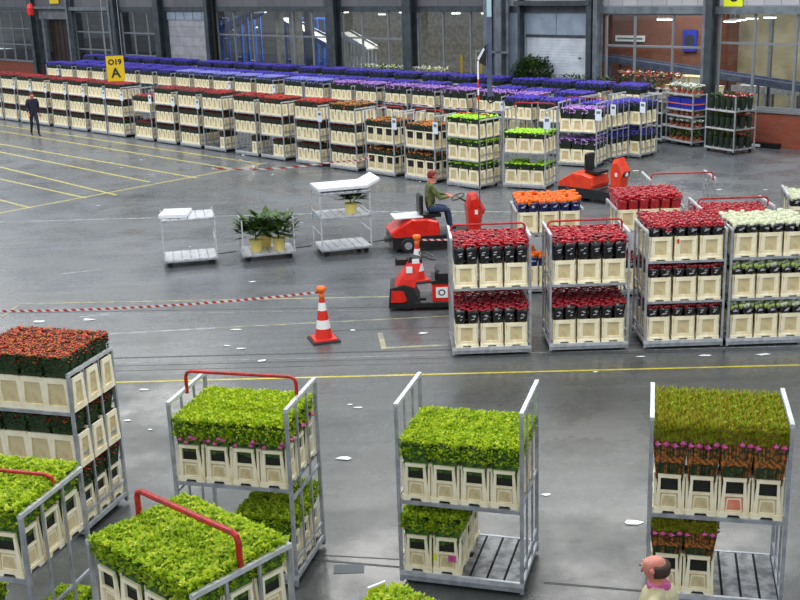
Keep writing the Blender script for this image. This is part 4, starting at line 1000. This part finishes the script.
sit = dict(pel=(.92,0,.92),chest=(.94,0,1.26),neck=(.97,0,1.46),head=(1.01,0,1.60),shL=(.95,.19,1.38),elL=(1.12,.25,1.16),wrL=(1.32,.15,1.15),shR=(.95,-.19,1.38),elR=(1.12,-.26,1.14),wrR=(1.32,-.15,1.15),
    hipL=(.94,.09,.89),knL=(1.32,.13,.86),anL=(1.38,.12,.47),toeL=(1.50,.12,.41),hipR=(.94,-.09,.89),knR=(1.32,-.13,.86),anR=(1.38,-.12,.47),toeR=(1.50,-.12,.41))
human('person', sit, dict(skin='skin',top='khaki',leg='jeans',shoe='shoe'), Vector((a.x,a.y,0)), yB, 'driver in khaki green jacket seated on the moving red tug', hair_cap('rust2'))
b_ = MB(); b_.box(-.32,.32,-.30,.30,0,.02,'pale_top'); o = b_.build('clipboard'); o.location = Vector((a.x,a.y,.745))+Vector((math.cos(yB),math.sin(yB),0))*.40; o.rotation_euler = (0,0,yB); tag(o,'white board lying on the rear cover of the moving red tug','board')

def tug_scooter():
    p0 = at(389.5,311); root = empty('electric_tug', (p0.x, p0.y+.30, 0), R(-1)); ex = lambda u,w,d: (u, d, w); W = .38
    m = MB(); m.prism([(0,.08),(2.1,.08),(2.1,.17),(.0,.17)], ex, -W, W, 'black'); m.box(.5,2.05,-W+.02,W-.02,.17,.185,'steel_d'); m.build('platform', root)
    m = MB(); m.prism([(.0,.14),(.50,.14),(.62,.20),(.48,.50),(.30,.56),(.03,.50)], ex, -.34, .34, 'rubber'); m.build('bumper', root)
    m = MB(); m.prism([(.04,.20),(.30,.20),(.36,.24),(.30,.44),(.06,.46)], ex, -.36, -.34, 'tug_red'); m.build('bumper_panel', root)
    m = MB(); rings = []
    for (x0,x1,z,w) in [(.10,.52,.48,.27),(.20,.56,.66,.24),(.33,.62,.86,.19),(.42,.66,1.0,.15)]:
        rings.append([(x0,-w*.8,z),(x0+.04,-w,z),(x1,-w,z),(x1,w,z),(x0+.04,w,z),(x0,w*.8,z)])
    m.loft(rings, 'tug_red'); c_ = m.build('steering_column', root)
    m = MB(); m.hexa([(.40,-.14,1.0),(.68,-.14,.98),(.68,.14,.98),(.40,.14,1.0)],[(.44,-.13,1.12),(.66,-.13,1.06),(.66,.13,1.06),(.44,.13,1.12)],'black'); m.box(.48,.62,-.155,-.14,.97,1.08,'white'); m.build('instrument_box', root)
    m = MB(); m.box(.36,.48,-.235,-.20,.80,.93,'white'); m.build('sticker', c_)
    m = MB(); pts = [(.78+.19*math.cos(t*PI/8)*.85, .20*math.sin(t*PI/8), 1.10-.19*math.cos(t*PI/8)*.4) for t in range(17)]; m.tube(pts, .014, 'black', 6, False); m.tube([(.78,0,1.1),(.6,0,1.05)], .02, 'black'); m.tube([(.78,-.19,1.1),(.78,.19,1.1)], .010, 'black'); m.build('steering_wheel', root)
    m = MB(); m.bbox(.14,.40,.20,.36,.84,1.0,'black',.03); m.tube([(.3,.25,.85),(.45,.1,.8)], .015,'black'); m.build('headlight', root)
    m = MB(); m.box(.86,1.75,-.32,.32,.19,.60,'tug_red'); m.box(.84,1.77,-.34,.34,.58,.64,'black'); bx_ = m.build('battery_box', root)
    m = MB(); m.box(.93,1.16,-.328,-.32,.27,.50,'white'); m.prism([(1.045+.07*math.cos(t*PI/8),.385+.07*math.sin(t*PI/8)) for t in range(16)], lambda u,w,d:(u,-.328-d,w), 0,.003,'navy'); m.prism([(1.045+.045*math.cos(t*PI/8),.385+.045*math.sin(t*PI/8)) for t in range(16)], lambda u,w,d:(u,-.331-d,w), 0,.003,'white'); m.build('sticker', bx_)
    m = MB(); m.bbox(.92,1.55,-.27,.27,.64,.84,'black',.06); m.build('seat', root)
    m = MB(); m.octa((.60,-.12,.21),.05,'black'); m.box(.62,.74,-.2,-.06,.19,.23,'black'); m.build('pedal', root)
    for x in (.35,1.7):
        for sy in (-1,1): m = MB(); m.wheel((x,sy*.30,.09),.09,.06,'rubber',n=12); m.build('wheel', root)
    root.scale = (.93,1,.86); tag(root,'red stand-on tug with white sticker parked left of the red roses','tug')
tug_scooter()

# towed shelf trolleys
def tow(px, py, px2, py2, shelves, label, topk=None):
    a, b = at(px,py), at(px2,py2); yaw = math.atan2(b.y-a.y,b.x-a.x); root = empty('shelf_trolley', ((a.x+b.x)/2, (a.y+b.y)/2+.45, 0), yaw); L = 1.15; W = .9
    for i, z in enumerate(shelves):
        m = MB(); m.box(-L/2,L/2,-W/2,W/2,z-.05,z-.02,'steel'); n_ = 6
        for q in range(n_): m.box(-L/2+.02+q*(L-.04)/n_+.01,-L/2+.02+(q+1)*(L-.04)/n_-.01,-W/2+.02,W/2-.02,z-.02,z,'rail')
        m.build('deck' if i == 0 else 'shelf', root)
    for sx in (-1,1):
        m = MB(); x = sx*(L/2-.02)
        for y in (-W/2+.02,W/2-.02): m.box(x-.015,x+.015,y-.015,y+.015,.12,min(1.45,shelves[-1]+.05) if len(shelves) > 1 else .95,'rail')
        for z in ((.5,.9,1.38) if len(shelves) > 2 else (.5,.88)): m.box(x-.012,x+.012,-W/2,W/2,z,z+.03,'rail')
        m.build('end_fence', root)
    for sx in (-1,1):
        for sy in (-1,1): m = MB(); m.wheel((sx*.45,sy*.34,.06),.06,.035,'rubber'); m.box(sx*.45-.03,sx*.45+.03,sy*.34-.03,sy*.34+.03,.10,.14,'steel_d'); m.build('castor', root)
    m = MB(); m.tube([(L/2,0,.14),(L/2+.42,0,.16)], .015, 'steel_d'); m.build('tow_bar', root)
    tag(root, label, 'trolley'); return root
t1 = tow(158,270,217,265,[.18,1.06],'empty two-deck trolley, last of the three towed by red tug')
t2_ = tow(237,264,294,259,[.18],'towed trolley carrying leafy plants in yellow pots, middle of three')
t3 = tow(313,259,371,253,[.18,.88,1.42],'towed trolley with one plant on its shelf, nearest the red tug')
def top_board(t, tilt, label):
    b = MB(); b.hexa([(-.58,-.42,0),(.50,-.42,0),(.50,.42,0),(-.58,.42,0)],[(-.58,-.42,.06),(.50,-.42,.06),(.50,.42,.06),(-.58,.42,.06)],'pale_top')
    b.hexa([(.50,-.42,0),(.80,-.42,tilt),(.80,.42,tilt),(.50,.42,0)],[(.50,-.42,.06),(.80,-.42,tilt+.06),(.80,.42,tilt+.06),(.50,.42,.06)],'pale_top')
    o = b.build('foam_sheet'); o.location = t.location+Vector((0,0,1.46)); o.rotation_euler = t.rotation_euler; tag(o,label,'sheet')
top_board(t3, .14, 'white sheet with bent end lying on the nearest towed trolley')
b = MB(); b.box(-.55,.05,-.35,.35,0,.07,'pale_top'); o = b.build('foam_sheet'); o.location = t1.location+Vector((0,0,1.07)); tag(o,'white sheet lying on top of the last towed trolley','sheet')
def potted(loc, label, h=.55, spread=.42, pot='yellowpot', ph=.30, pr=.13, k=('dkgreen','stem'), bloom=None, group=None, n=70, name='potted_plant'):
    root = empty(name, loc); m = MB(); m.lathe([(pr*.75,0),(pr*.95,ph*.9),(pr,ph*.9),(pr,ph),(pr*.85,ph),(pr*.8,ph*.86)], (0,0,0), pot, 10); m.build('pot', root)
    m = MB(); m.tube([(0,0,ph*.8),(0,0,ph+h*.4)], .012, 'stem', 4)
    for i in range(n):
        az = random.uniform(0,2*PI); el = random.uniform(-.1,1.3); r_ = random.uniform(.1,.6)*spread; z = ph+h*random.uniform(.15,.9)
        m.leaf((r_*math.cos(az)*.6,r_*math.sin(az)*.6,z), spread*random.uniform(.35,.6), spread*.09, az+random.gauss(0,.4), el*.7-.1, random.choice(k))
    m.build('foliage', root)
    if bloom:
        m = MB()
        for i in range(14):
            az = random.uniform(0,2*PI); r_ = random.uniform(0,.8)*spread*.6; m.octa((r_*math.cos(az),r_*math.sin(az),ph+h*random.uniform(.6,1.)), .045, random.choice(bloom), .7)
        m.build('blooms', root)
    tag(root, label, 'plant', group)
def onT(t, x, y, z):
    q = t.rotation_euler.z; return t.location+Vector((x*math.cos(q)-y*math.sin(q), x*math.sin(q)+y*math.cos(q), z))
for x, y, lb in [(-.25,-.15,'left leafy plant in yellow pot on the middle towed trolley'),(.25,-.18,'right leafy plant in yellow pot on the middle towed trolley'),(.0,.2,'rear leafy plant in yellow pot on the middle towed trolley')]:
    potted(onT(t2_,x,y,.18), lb, .48, .72, ph=.27, pr=.15, n=110, k=('stem','dkgreen','stem'))
potted(onT(t3,.20,-.1,.88), 'leafy plant in yellow pot on shelf of the nearest towed trolley', .28, .62, ph=.22, pr=.15, n=90)

# ------------------------------------------------------------------ cones and tape
def cone(p, label, H=.74):
    root = empty('traffic_cone', (p.x,p.y,0), .3); m = MB(); m.bbox(-.24,.24,-.24,.24,0,.035,'rubber',.015); m.bbox(-.20,.20,-.20,.20,.035,.06,'cone_red',.01); m.build('base', root)
    m = MB(); r0, r1 = .15, .045
    segs = [(0,.24,'cone_red'),(.24,.46,'cone_white'),(.46,.70,'cone_red'),(.70,.90,'cone_white'),(.90,1.0,'cone_red')]
    for a, b, k in segs:
        ra, rb = r0+(r1-r0)*a, r0+(r1-r0)*b; m.lathe([(ra,.06+a*(H-.06)),(rb,.06+b*(H-.06))], (0,0,0), k, 20)
    m.build('cone_body', root)
    m = MB(); m.lathe([(.0,0),(.045,.0),(.05,.1),(.03,.12),(.075,.15),(.085,.19),(.07,.225),(.0,.24)], (0,0,H-.02), 'ball_orange', 14); m.build('tape_holder', root, True)
    tag(root, label, 'cone')
c1 = at(324,340); c2 = at(418,281)
cone(c1, 'red and white traffic cone with orange tape holder on open floor'); cone(c2, 'red and white traffic cone behind the red stand-on tug')
def tape(pts, label, w=.036):
    b = MB()
    for a, c in zip(pts, pts[1:]): 
        a = Vector(a); c = Vector(c); n_ = 10
        for i in range(n_):
            sag = lambda t: -.16*(1-(2*t-1)**2)*((c-a).length/8)
            p = a.lerp(c,i/n_)+Vector((0,0,sag(i/n_))); q = a.lerp(c,(i+1)/n_)+Vector((0,0,sag((i+1)/n_)))
            d = (q-p).cross(Vector((0,0,1))).normalized()*.0015
            b.hexa([p-d,q-d,q+d,p+d],[p-d+Vector((0,0,w)),q-d+Vector((0,0,w)),q+d+Vector((0,0,w)),p+d+Vector((0,0,w))],'tape')
    tag(b.build('barrier_tape'), label, 'tape')
HZ = .86
tape([(c1.x-.02,c1.y,HZ-.03),(c1.x-7.5,c1.y-.12,HZ-.02)], 'red and white barrier tape running left from the cone')
tape([(c2.x+.02,c2.y,HZ-.03),(c2.x+1.6,c2.y+.1,HZ-.03),(5.9,c2.y+.4,HZ)], 'red and white barrier tape behind the front rose trolleys')
pa, pb = at(212,169,.1), at(332,163,.72); tape([tuple(pa),tuple(pb),tuple(at(372,158.5,.85))], 'barrier tape sloping to the floor at the far row', .05)

# ------------------------------------------------------------------ signs, poles
def ray(px, py, y):
    d = (px-400)/1130*R2-(py-300)/1130*U2+Fv; t = y/d.y; return Vector((0,0,CAM_H))+d*t
c = ray(115.5,68.5,40.); root = empty('hanging_sign', c, R(8)); m = MB(); m.box(-.30,.30,-.02,.02,-.43,.43,'yellow'); m.box(-.31,.31,-.015,.015,.42,.45,'column'); pl = m.build('board', root)
text_mesh('O19', .25, 'black', 'lettering', pl, (0,-.024,.14), (R(90),0,0)); text_mesh('A', .46, 'black', 'lettering', pl, (0,-.024,-.30), (R(90),0,0))
m = MB()
for x in (-.27,.27): m.tube([(x,0,.44),(x,0,9-c.z)], .01, 'steel', 4)
m.build('hanger', root); tag(root,'yellow hanging sign reading O19 A above the far trolleys','sign')
root = empty('wall_sign', T(1.35,N0-.1,4.78), YAW); m = MB(); m.box(-.34,.34,-.03,0,-.30,.55,'yellow_bright'); pl = m.build('board', root); text_mesh('C', .42, 'black', 'lettering', pl, (0,-.034,-.14), (R(90),0,0)); tag(root,'bright yellow sign with letter C at the top right','sign')
m = MB(); m.box(-.55,.55,-.03,0,0,.6,'yellow'); o = m.build('wall_sign'); o.location = T(-43.9,N0-.12,4.72); o.rotation_euler = (0,0,YAW); tag(o,'dull yellow sign above the dark doorway','sign')
m = MB(); m.lathe([(.0,0),(.16,.05),(.2,.4),(.12,.6),(0,.64)],(0,0,0),'cone_red',10); m.tube([(0,0,.6),(0,0,4.5)],.012,'steel',4); o = m.build('hanging_lamp'); p = ray(30.5,10,62); o.location = p-Vector((0,0,.3)); tag(o,'red lantern hanging near the top left corner','lantern')
# hanging pipe with a mirror and a striped pole
tp = ray(490,100,31.0); root = empty('hanging_pipe', tp); m = MB(); m.tube([(0,0,.1),(0,0,2.2)], .07, 'conv_grey', 10); m.build('lower_pipe', root); m = MB(); m.tube([(0,0,2.2),(0,0,9-tp.z)], .065, 'pipe_lt', 10); m.build('upper_pipe', root)
m = MB(); m.tube([(0,0,.12),(-.08,0,.0),(0,0,-.08),(.12,0,-.02),(.14,0,.1)], .03, 'black', 6); m.build('hook', root)
m = MB(); m.hexa([(-.36,-.05,1.06),(-.10,-.05,.90),(-.10,.05,.90),(-.36,.05,1.06)],[(-.16,-.05,1.40),(-.08,-.05,1.50),(-.08,.05,1.50),(-.16,.05,1.40)],'black'); m.hexa([(-.34,-.06,1.12),(-.30,-.06,1.06),(-.30,-.05,1.06),(-.34,-.05,1.12)],[(-.17,-.06,1.40),(-.13,-.06,1.36),(-.13,-.05,1.36),(-.17,-.05,1.40)],'mirror'); m.tube([(-.15,0,1.3),(0,0,1.3)], .02,'black'); m.build('mirror', root)
tag(root,'blue-grey pipe hanging from the roof with a mirror and hook','pipe')
q0 = ray(480,232,17.95); q1 = ray(478,61,17.95); root = empty('marker_pole', (q0.x,q0.y,1.10)); h = q1.z-1.10; dx = q1.x-q0.x; f = lambda t: (dx*t,0,h*t)
m = MB(); m.tube([f(0),f(.82)], .011, 'steel_d', 6); m.build('pole', root); m = MB()
for i,(t0,t1,k) in enumerate([(.82,.85,'cone_red'),(.85,.88,'cone_white'),(.88,.92,'cone_red'),(.92,1.,'cone_white')]): m.tube([f(t0),f(t1)], .014, k, 6)
m.build('striped_top', root); tag(root,'thin tall pole with red and white top rising from the roses','pole')

# ------------------------------------------------------------------ plant racks at the right wall
def rack(p, yaw, L, W, zs, label, H=1.95):
    root = empty('plant_rack', (p.x,p.y,0), yaw)
    for i, z in enumerate(zs):
        m = MB(); m.box(0,L,0,W,z-.03,z,'steel'); m.box(0,L,-.01,.01,z-.04,z+.02,'rail'); m.build('shelf' if i else 'deck', root)
    for x in (.015,L-.015):
        for y in (.015,W-.015): m = MB(); m.box(x-.018,x+.018,y-.018,y+.018,.08,H,'steel'); m.build('post', root)
    for x in (.1,L-.1):
        for y in (.1,W-.1): m = MB(); m.wheel((x,y,.06),.06,.035,'rubber'); m.box(x-.02,x+.02,y-.02,y+.02,.06,.15,'steel_d'); m.build('castor', root)
    tag(root,label,'rack'); return root
def onR(t, x, y, z): return onT(t, x, y, z)
pa = at(665,143); pb = at(698,149); ya = math.atan2(pb.y-pa.y, pb.x-pa.x); La = min((pb-pa).length,1.35)
rk = rack(pa, ya, La, .6, [.17,.62,1.0,1.22,1.72], 'plant rack with blue crates and white flowers near the brick wall', 1.75)
for lev, z, kw, lb in [(0,.17,dict(h=.2,spread=.3,k=('dkgreen','lime2')),'green pot plant on the lowest rack shelf'),(1,.62,dict(h=.14,spread=.2,bloom=('whitebloom',)),'white pot plant on the second rack shelf'),(2,1.0,dict(h=.1,spread=.25,k=('lime2','stem')),'low green pot plant on the middle rack shelf'),(4,1.72,dict(h=.2,spread=.26,bloom=('whitebloom',)),'white pot plant on top of the rack')]:
    for i in range(5):
        for j in range(2):
            potted(onR(rk,(i+.5)*La/5,.15+.3*j,z), lb+(' front row' if j == 0 else ' rear row'), pot='terracotta', ph=.11, pr=.065, group=lb+'s', n=22, **kw)
for i in range(2):
    m = MB(); w = La/2-.06; m.box(0,w,0,.5,0,.34,'cratb'); m.box(-.01,w+.01,-.01,.51,.15,.18,'rose_orange'); m.box(-.012,w+.012,-.012,.512,.32,.35,'cratb')
    o = m.build('plastic_crate'); o.location = onR(rk,.05+i*(La/2-.02),.03,1.23); o.rotation_euler = (0,0,ya); tag(o,('left','right')[i]+' blue crate with orange stripe on the plant rack','crate')
pa = at(704,151); pb = at(735,156); ya = math.atan2(pb.y-pa.y, pb.x-pa.x)
rk2 = rack(pa, ya, 1.27, .93, [.17,.80,1.38], 'plant rack of tall dark vases standing against the brick wall', 1.85)
for z, sh in ((.17,'lowest'),(.80,'middle'),(1.38,'top')):
    for i in range(5):
        for j in range(3):
            if j == 1 and i not in (0,4): continue
            root = empty('flower_vase', onR(rk2,.13+i*.25,.13+j*.32,z)); m = MB(); m.lathe([(.07,0),(.10,.30),(.10,.36),(.085,.36),(.08,.3)],(0,0,0),'dkgreen2',10); m.build('vase', root); m = MB()
            for q in range(30): m.leaf((random.uniform(-.06,.06),random.uniform(-.06,.06),.34+random.uniform(0,.1)), .10,.02, random.uniform(0,6.3), random.uniform(.2,1.4), random.choice(('dkgreen','stem')))
            if z > 1 and i > 1 or random.random() < .3:
                for q in range(8): m.octa((random.uniform(-.09,.09),random.uniform(-.09,.09),.46), .035, random.choice(('pink','redbloom') if i > 1 else ('dkgreen','stem')))
            m.build('foliage', root); tag(root, 'dark vase of greenery on the '+sh+' shelf of the wall side rack','vase','dark vases, '+sh+' shelf of the wall side rack')
pa = at(650,140); rk3 = rack(T(-1.0,9.65), YAW, .58, .6, [.17,.62,1.05,1.45,1.70], 'dark plant rack between blue trolleys and white flowers', 1.75)
for z, sh in ((.17,'lowest'),(.62,'second'),(1.05,'middle'),(1.70,'top')):
    for i in range(2): potted(onR(rk3,.15+.27*i,.14,z), 'dark leafy pot plant on the '+sh+' shelf of the narrow rack', h=.25, spread=.3, pot='black', ph=.11, pr=.07, group='plants, '+sh+' shelf of the narrow rack', n=24)
# flowers standing behind the rear blue row
for i in range(7):
    px = 622+i*5.2; p = ray(px, 86.5+i*.6, 0); pp = T(-3.2+.42*i, 11.0-.55, 1.55)
for i in range(8): potted(T(-2.7+.33*i,10.62,1.76), 'bright orange and pink pot plant behind the rear blue row', h=.42, spread=.38, pot='terracotta', ph=.12, pr=.08, bloom=('orbrown','pink','rose_orange','whitebloom','redbloom'), group='orange and pink pot plants', n=34)
for i in range(6): potted(T(-5.3+.40*i,10.62,1.56), 'dark green pot plant in front of the window mullions', h=.38, spread=.4, pot='terracotta', ph=.12, pr=.08, group='dark green pot plants at rear', n=40)
for g_, r0 in (('orange and pink',-2.9),('dark green',-5.55)):
    m = MB(); zt = 1.75 if r0 > -3 else 1.55; L_ = 2.65 if r0 > -3 else 2.3
    m.box(0,L_,-.2,.2,zt-.04,zt,'steel')
    for x in (.05,L_-.05):
        for y in (-.15,.2): m.box(x-.02,x+.02,y-.02,y+.02,0,zt-.04,'steel')
    o = m.build('plant_bench'); o.location = T(r0,10.62); o.rotation_euler = (0,0,YAW); tag(o,'metal bench carrying the '+g_+' pot plants','bench')
m = MB(); m.box(0,5.3,-.2,.2,1.60,1.65,'steel')
for x in (.1,2.6,5.2): m.box(x-.03,x+.03,-.15,.15,0,1.6,'steel')
o = m.build('plant_bench'); o.location = T(-16.6,10.62+.15); o.rotation_euler = (0,0,YAW); tag(o,'metal bench carrying white pot plants before the glass','bench')
for i in range(12): potted(T(-16.3+.43*i,10.75,1.65), 'white flowering pot plant in front of the grey glass wall', h=.30, spread=.42, pot='terracotta', ph=.12, pr=.08, bloom=('whitebloom',), k=('dkgreen','stem','lime2') if i < 6 else ('olive_b','whitebloom'), group='white pot plants before the glass', n=40)
# shrub in front of the pale roller door
p = T(-6.9,10.8,0); root = empty('potted_shrub', p); m = MB(); m.lathe([(.24,0),(.28,.6),(.30,.6),(.30,.66),(.26,.66),(.25,.55)],(0,0,0),'black',16); m.build('pot', root); m = MB(); m.tube([(0,0,.5),(0,0,1.5)],.04,'stem',6)
for i in range(9): az = random.uniform(0,6.3); m.tube([(0,0,1.1),(.45*math.cos(az),.45*math.sin(az),random.uniform(1.7,2.5))],.015,'stem',4)
m.build('stem', root); m = MB()
for i in range(2600):
    u = Vector((random.gauss(0,1),random.gauss(0,1),random.gauss(0,1))).normalized()*random.uniform(.55,1.05); az = math.atan2(u.y,u.x)
    m.leaf((u.x*.80,u.y*.80,2.0+u.z*.62), .17, .04, az+random.gauss(0,.5), random.uniform(-.2,1.3), random.choice(('dkgreen','dkgreen','stem')))
m.build('foliage', root); tag(root,'round dark green shrub in front of the pale roller door','shrub')
# bundle of film by the brick wall
p = T(1.75,10.45); m = MB()
for i in range(7): m.tube([(random.uniform(-.5,-.1),random.uniform(-.15,.15),.05),(random.uniform(-.1,.2),random.uniform(-.15,.15),random.uniform(.08,.22)),(random.uniform(.2,.5),random.uniform(-.15,.15),.05)], [.03,.06,.02], random.choice(('white','film_print','dkgreen')), 6)
o = m.build('film_scraps'); o.location = p; o.rotation_euler = (0,0,YAW); tag(o,'crumpled pale plastic film lying by the brick wall','film')
m = MB(); m.box(-.6,.6,-.12,.12,0,.16,'black'); m.box(-.3,.0,-.14,-.12,.03,.12,'white'); o = m.build('rubber_buffer'); o.location = T(2.7,N0-.22); o.rotation_euler=(0,0,YAW); tag(o,'black rubber buffer along the foot of the brick wall','buffer')
# second small person behind the far trolleys and others in the rear hall
p = T(-33.8,10.58); w2 = dict(walk)
human('person', w2, dict(skin='skin',top='yellow',leg='navy',shoe='shoe'), p, R(150), 'person in yellow-orange top half hidden behind the far blue flowers', hair_cap('hair'))

# ------------------------------------------------------------------ litter
LIT = [(39,322,.16,'left of the rust flowers, rear'),(88,320,.15,'on the floor above the rust red flowers'),(68,311,.07,'below the barrier tape at left'),(353,330.5,.08,'right of the traffic cone on the seam'),(423,333.5,.09,'between cone and first rose trolley'),(345,459,.11,'on open floor right of pink-flecked trolley'),(358,408,.07,'left of the centre trolley rail'),(350,405,.05,'small, left of the centre trolley'),(547,495,.07,'between the two right foreground trolleys'),(632,523,.14,'left of the tall-flower trolley'),(596,372,.06,'just under the yellow line'),(144,390,.09,'under the yellow line, left side'),(236,330,.1,'on the floor left of the cone'),(227,346,.07,'on the seam left of the cone'),
  (240,349,.1,'between the seams near the red handle'),(262,361,.11,'behind the pink-flecked trolley'),(127,421,.06,'right of the rust red trolley'),(252,282,.09,'below the middle towed trolley'),(190,247,.04,'beneath the last towed trolley'),(302,223,.05,'between the towed trolleys'),(272,175,.06,'in front of the far row, centre'),(112,163,.1,'on the parking lines near the sign'),(121,168,.08,'on a parking line at the left'),(98,206,.07,'below the parking lines'),(32,210,.05,'at the left on the parking area'),(57,178,.07,'mid parking area'),(141,160,.06,'by the third parking line'),(665,212,.08,'on the floor behind the red-filmed roses'),(635,171,.12,'right of the orange tug'),(718,190,.12,'on open floor at right, large'),(705,180,.07,'under the empty red-handled trolley'),(765,190,.08,'at right below the plant racks'),(641,357,.08,'front of the triple-shelf trolley'),(706,356,.12,'front of the white rose trolley'),(763,355,.12,'front right by the white roses'),(96,131,.07,'beside the walking person'),(420,182,.05,'in front of the orange-brown trolleys'),(150,430,.05,'right of the left trolleys')]
for i, (px, py, sz, where) in enumerate(LIT):
    sz *= .8
    p = at(px,py); m = MB(); n_ = 6; pts = [(sz*random.uniform(.5,1.1)*math.cos(k*PI/3)*1.3, sz*random.uniform(.3,.7)*math.sin(k*PI/3), random.uniform(0,.006)) for k in range(n_)]
    m.add(pts+[(a,b_,c_+.003) for a,b_,c_ in pts], [tuple(range(n_))[::-1], tuple(range(n_,2*n_))]+[(k,(k+1)%n_,n_+(k+1)%n_,n_+k) for k in range(n_)], 'white'); o = m.build('paper_scrap'); o.location = p+Vector((0,0,.004)); tag(o, lim('white paper scrap '+where), 'litter', None)
# small details on the near trolleys
p = Vector((-.23,6.91,1.85)); m = MB(); m.box(-.01,.01,-.008,.008,-.30,0,'steel'); m.box(-.07,.07,-.006,.006,0,.10,'yellow_bright'); m.box(-.072,.072,-.008,.008,.09,.102,'white'); o = m.build('label_card'); o.location = p; o.rotation_euler = (0,0,R(35)); tag(o,'yellow-green card standing in the greens at the bottom edge','card')

flush()
for o in HOLD: bpy.data.objects.remove(o)

# ------------------------------------------------------------------ light
w = bpy.data.worlds.new('hall_daylight'); S.world = w; w.use_nodes = True; bg = w.node_tree.nodes['Background']
bg.inputs[0].default_value = (.86,.93,1.0,1); bg.inputs[1].default_value = .95
for i, (x, y, sx, sy, e_) in enumerate([(-2,13,14,6,1250),(4,30,14,6,1500),(-14,42,14,6,1500),(-28,56,14,6,1500)]):
    l = bpy.data.lights.new('rooflight','AREA'); l.shape = 'RECTANGLE'; l.size = sx; l.size_y = sy; l.energy = e_; l.color = (1,.98,.93); o = bpy.data.objects.new('rooflight', l); COL.objects.link(o); o.location = (x,y,11)
for i, (r, n_) in enumerate([(-45,19),(-35,18),(-27,17),(-19,17),(-13,16),(-2.5,13.8),(5,14.5)]):
    l = bpy.data.lights.new('rear_hall_light','AREA'); l.shape = 'RECTANGLE'; l.size = 5; l.size_y = 3; l.energy = 430 if r > -6 else 620; l.color = (1,.97,.9); o = bpy.data.objects.new('rear_hall_light', l); COL.objects.link(o); o.location = T(r,n_,5.1); o.rotation_euler = (0,0,YAW)
S.view_settings.view_transform = 'Standard'; S.view_settings.look = 'None'; S.view_settings.gamma = 1; S.view_settings.use_curve_mapping = False; S.view_settings.exposure = 0.0
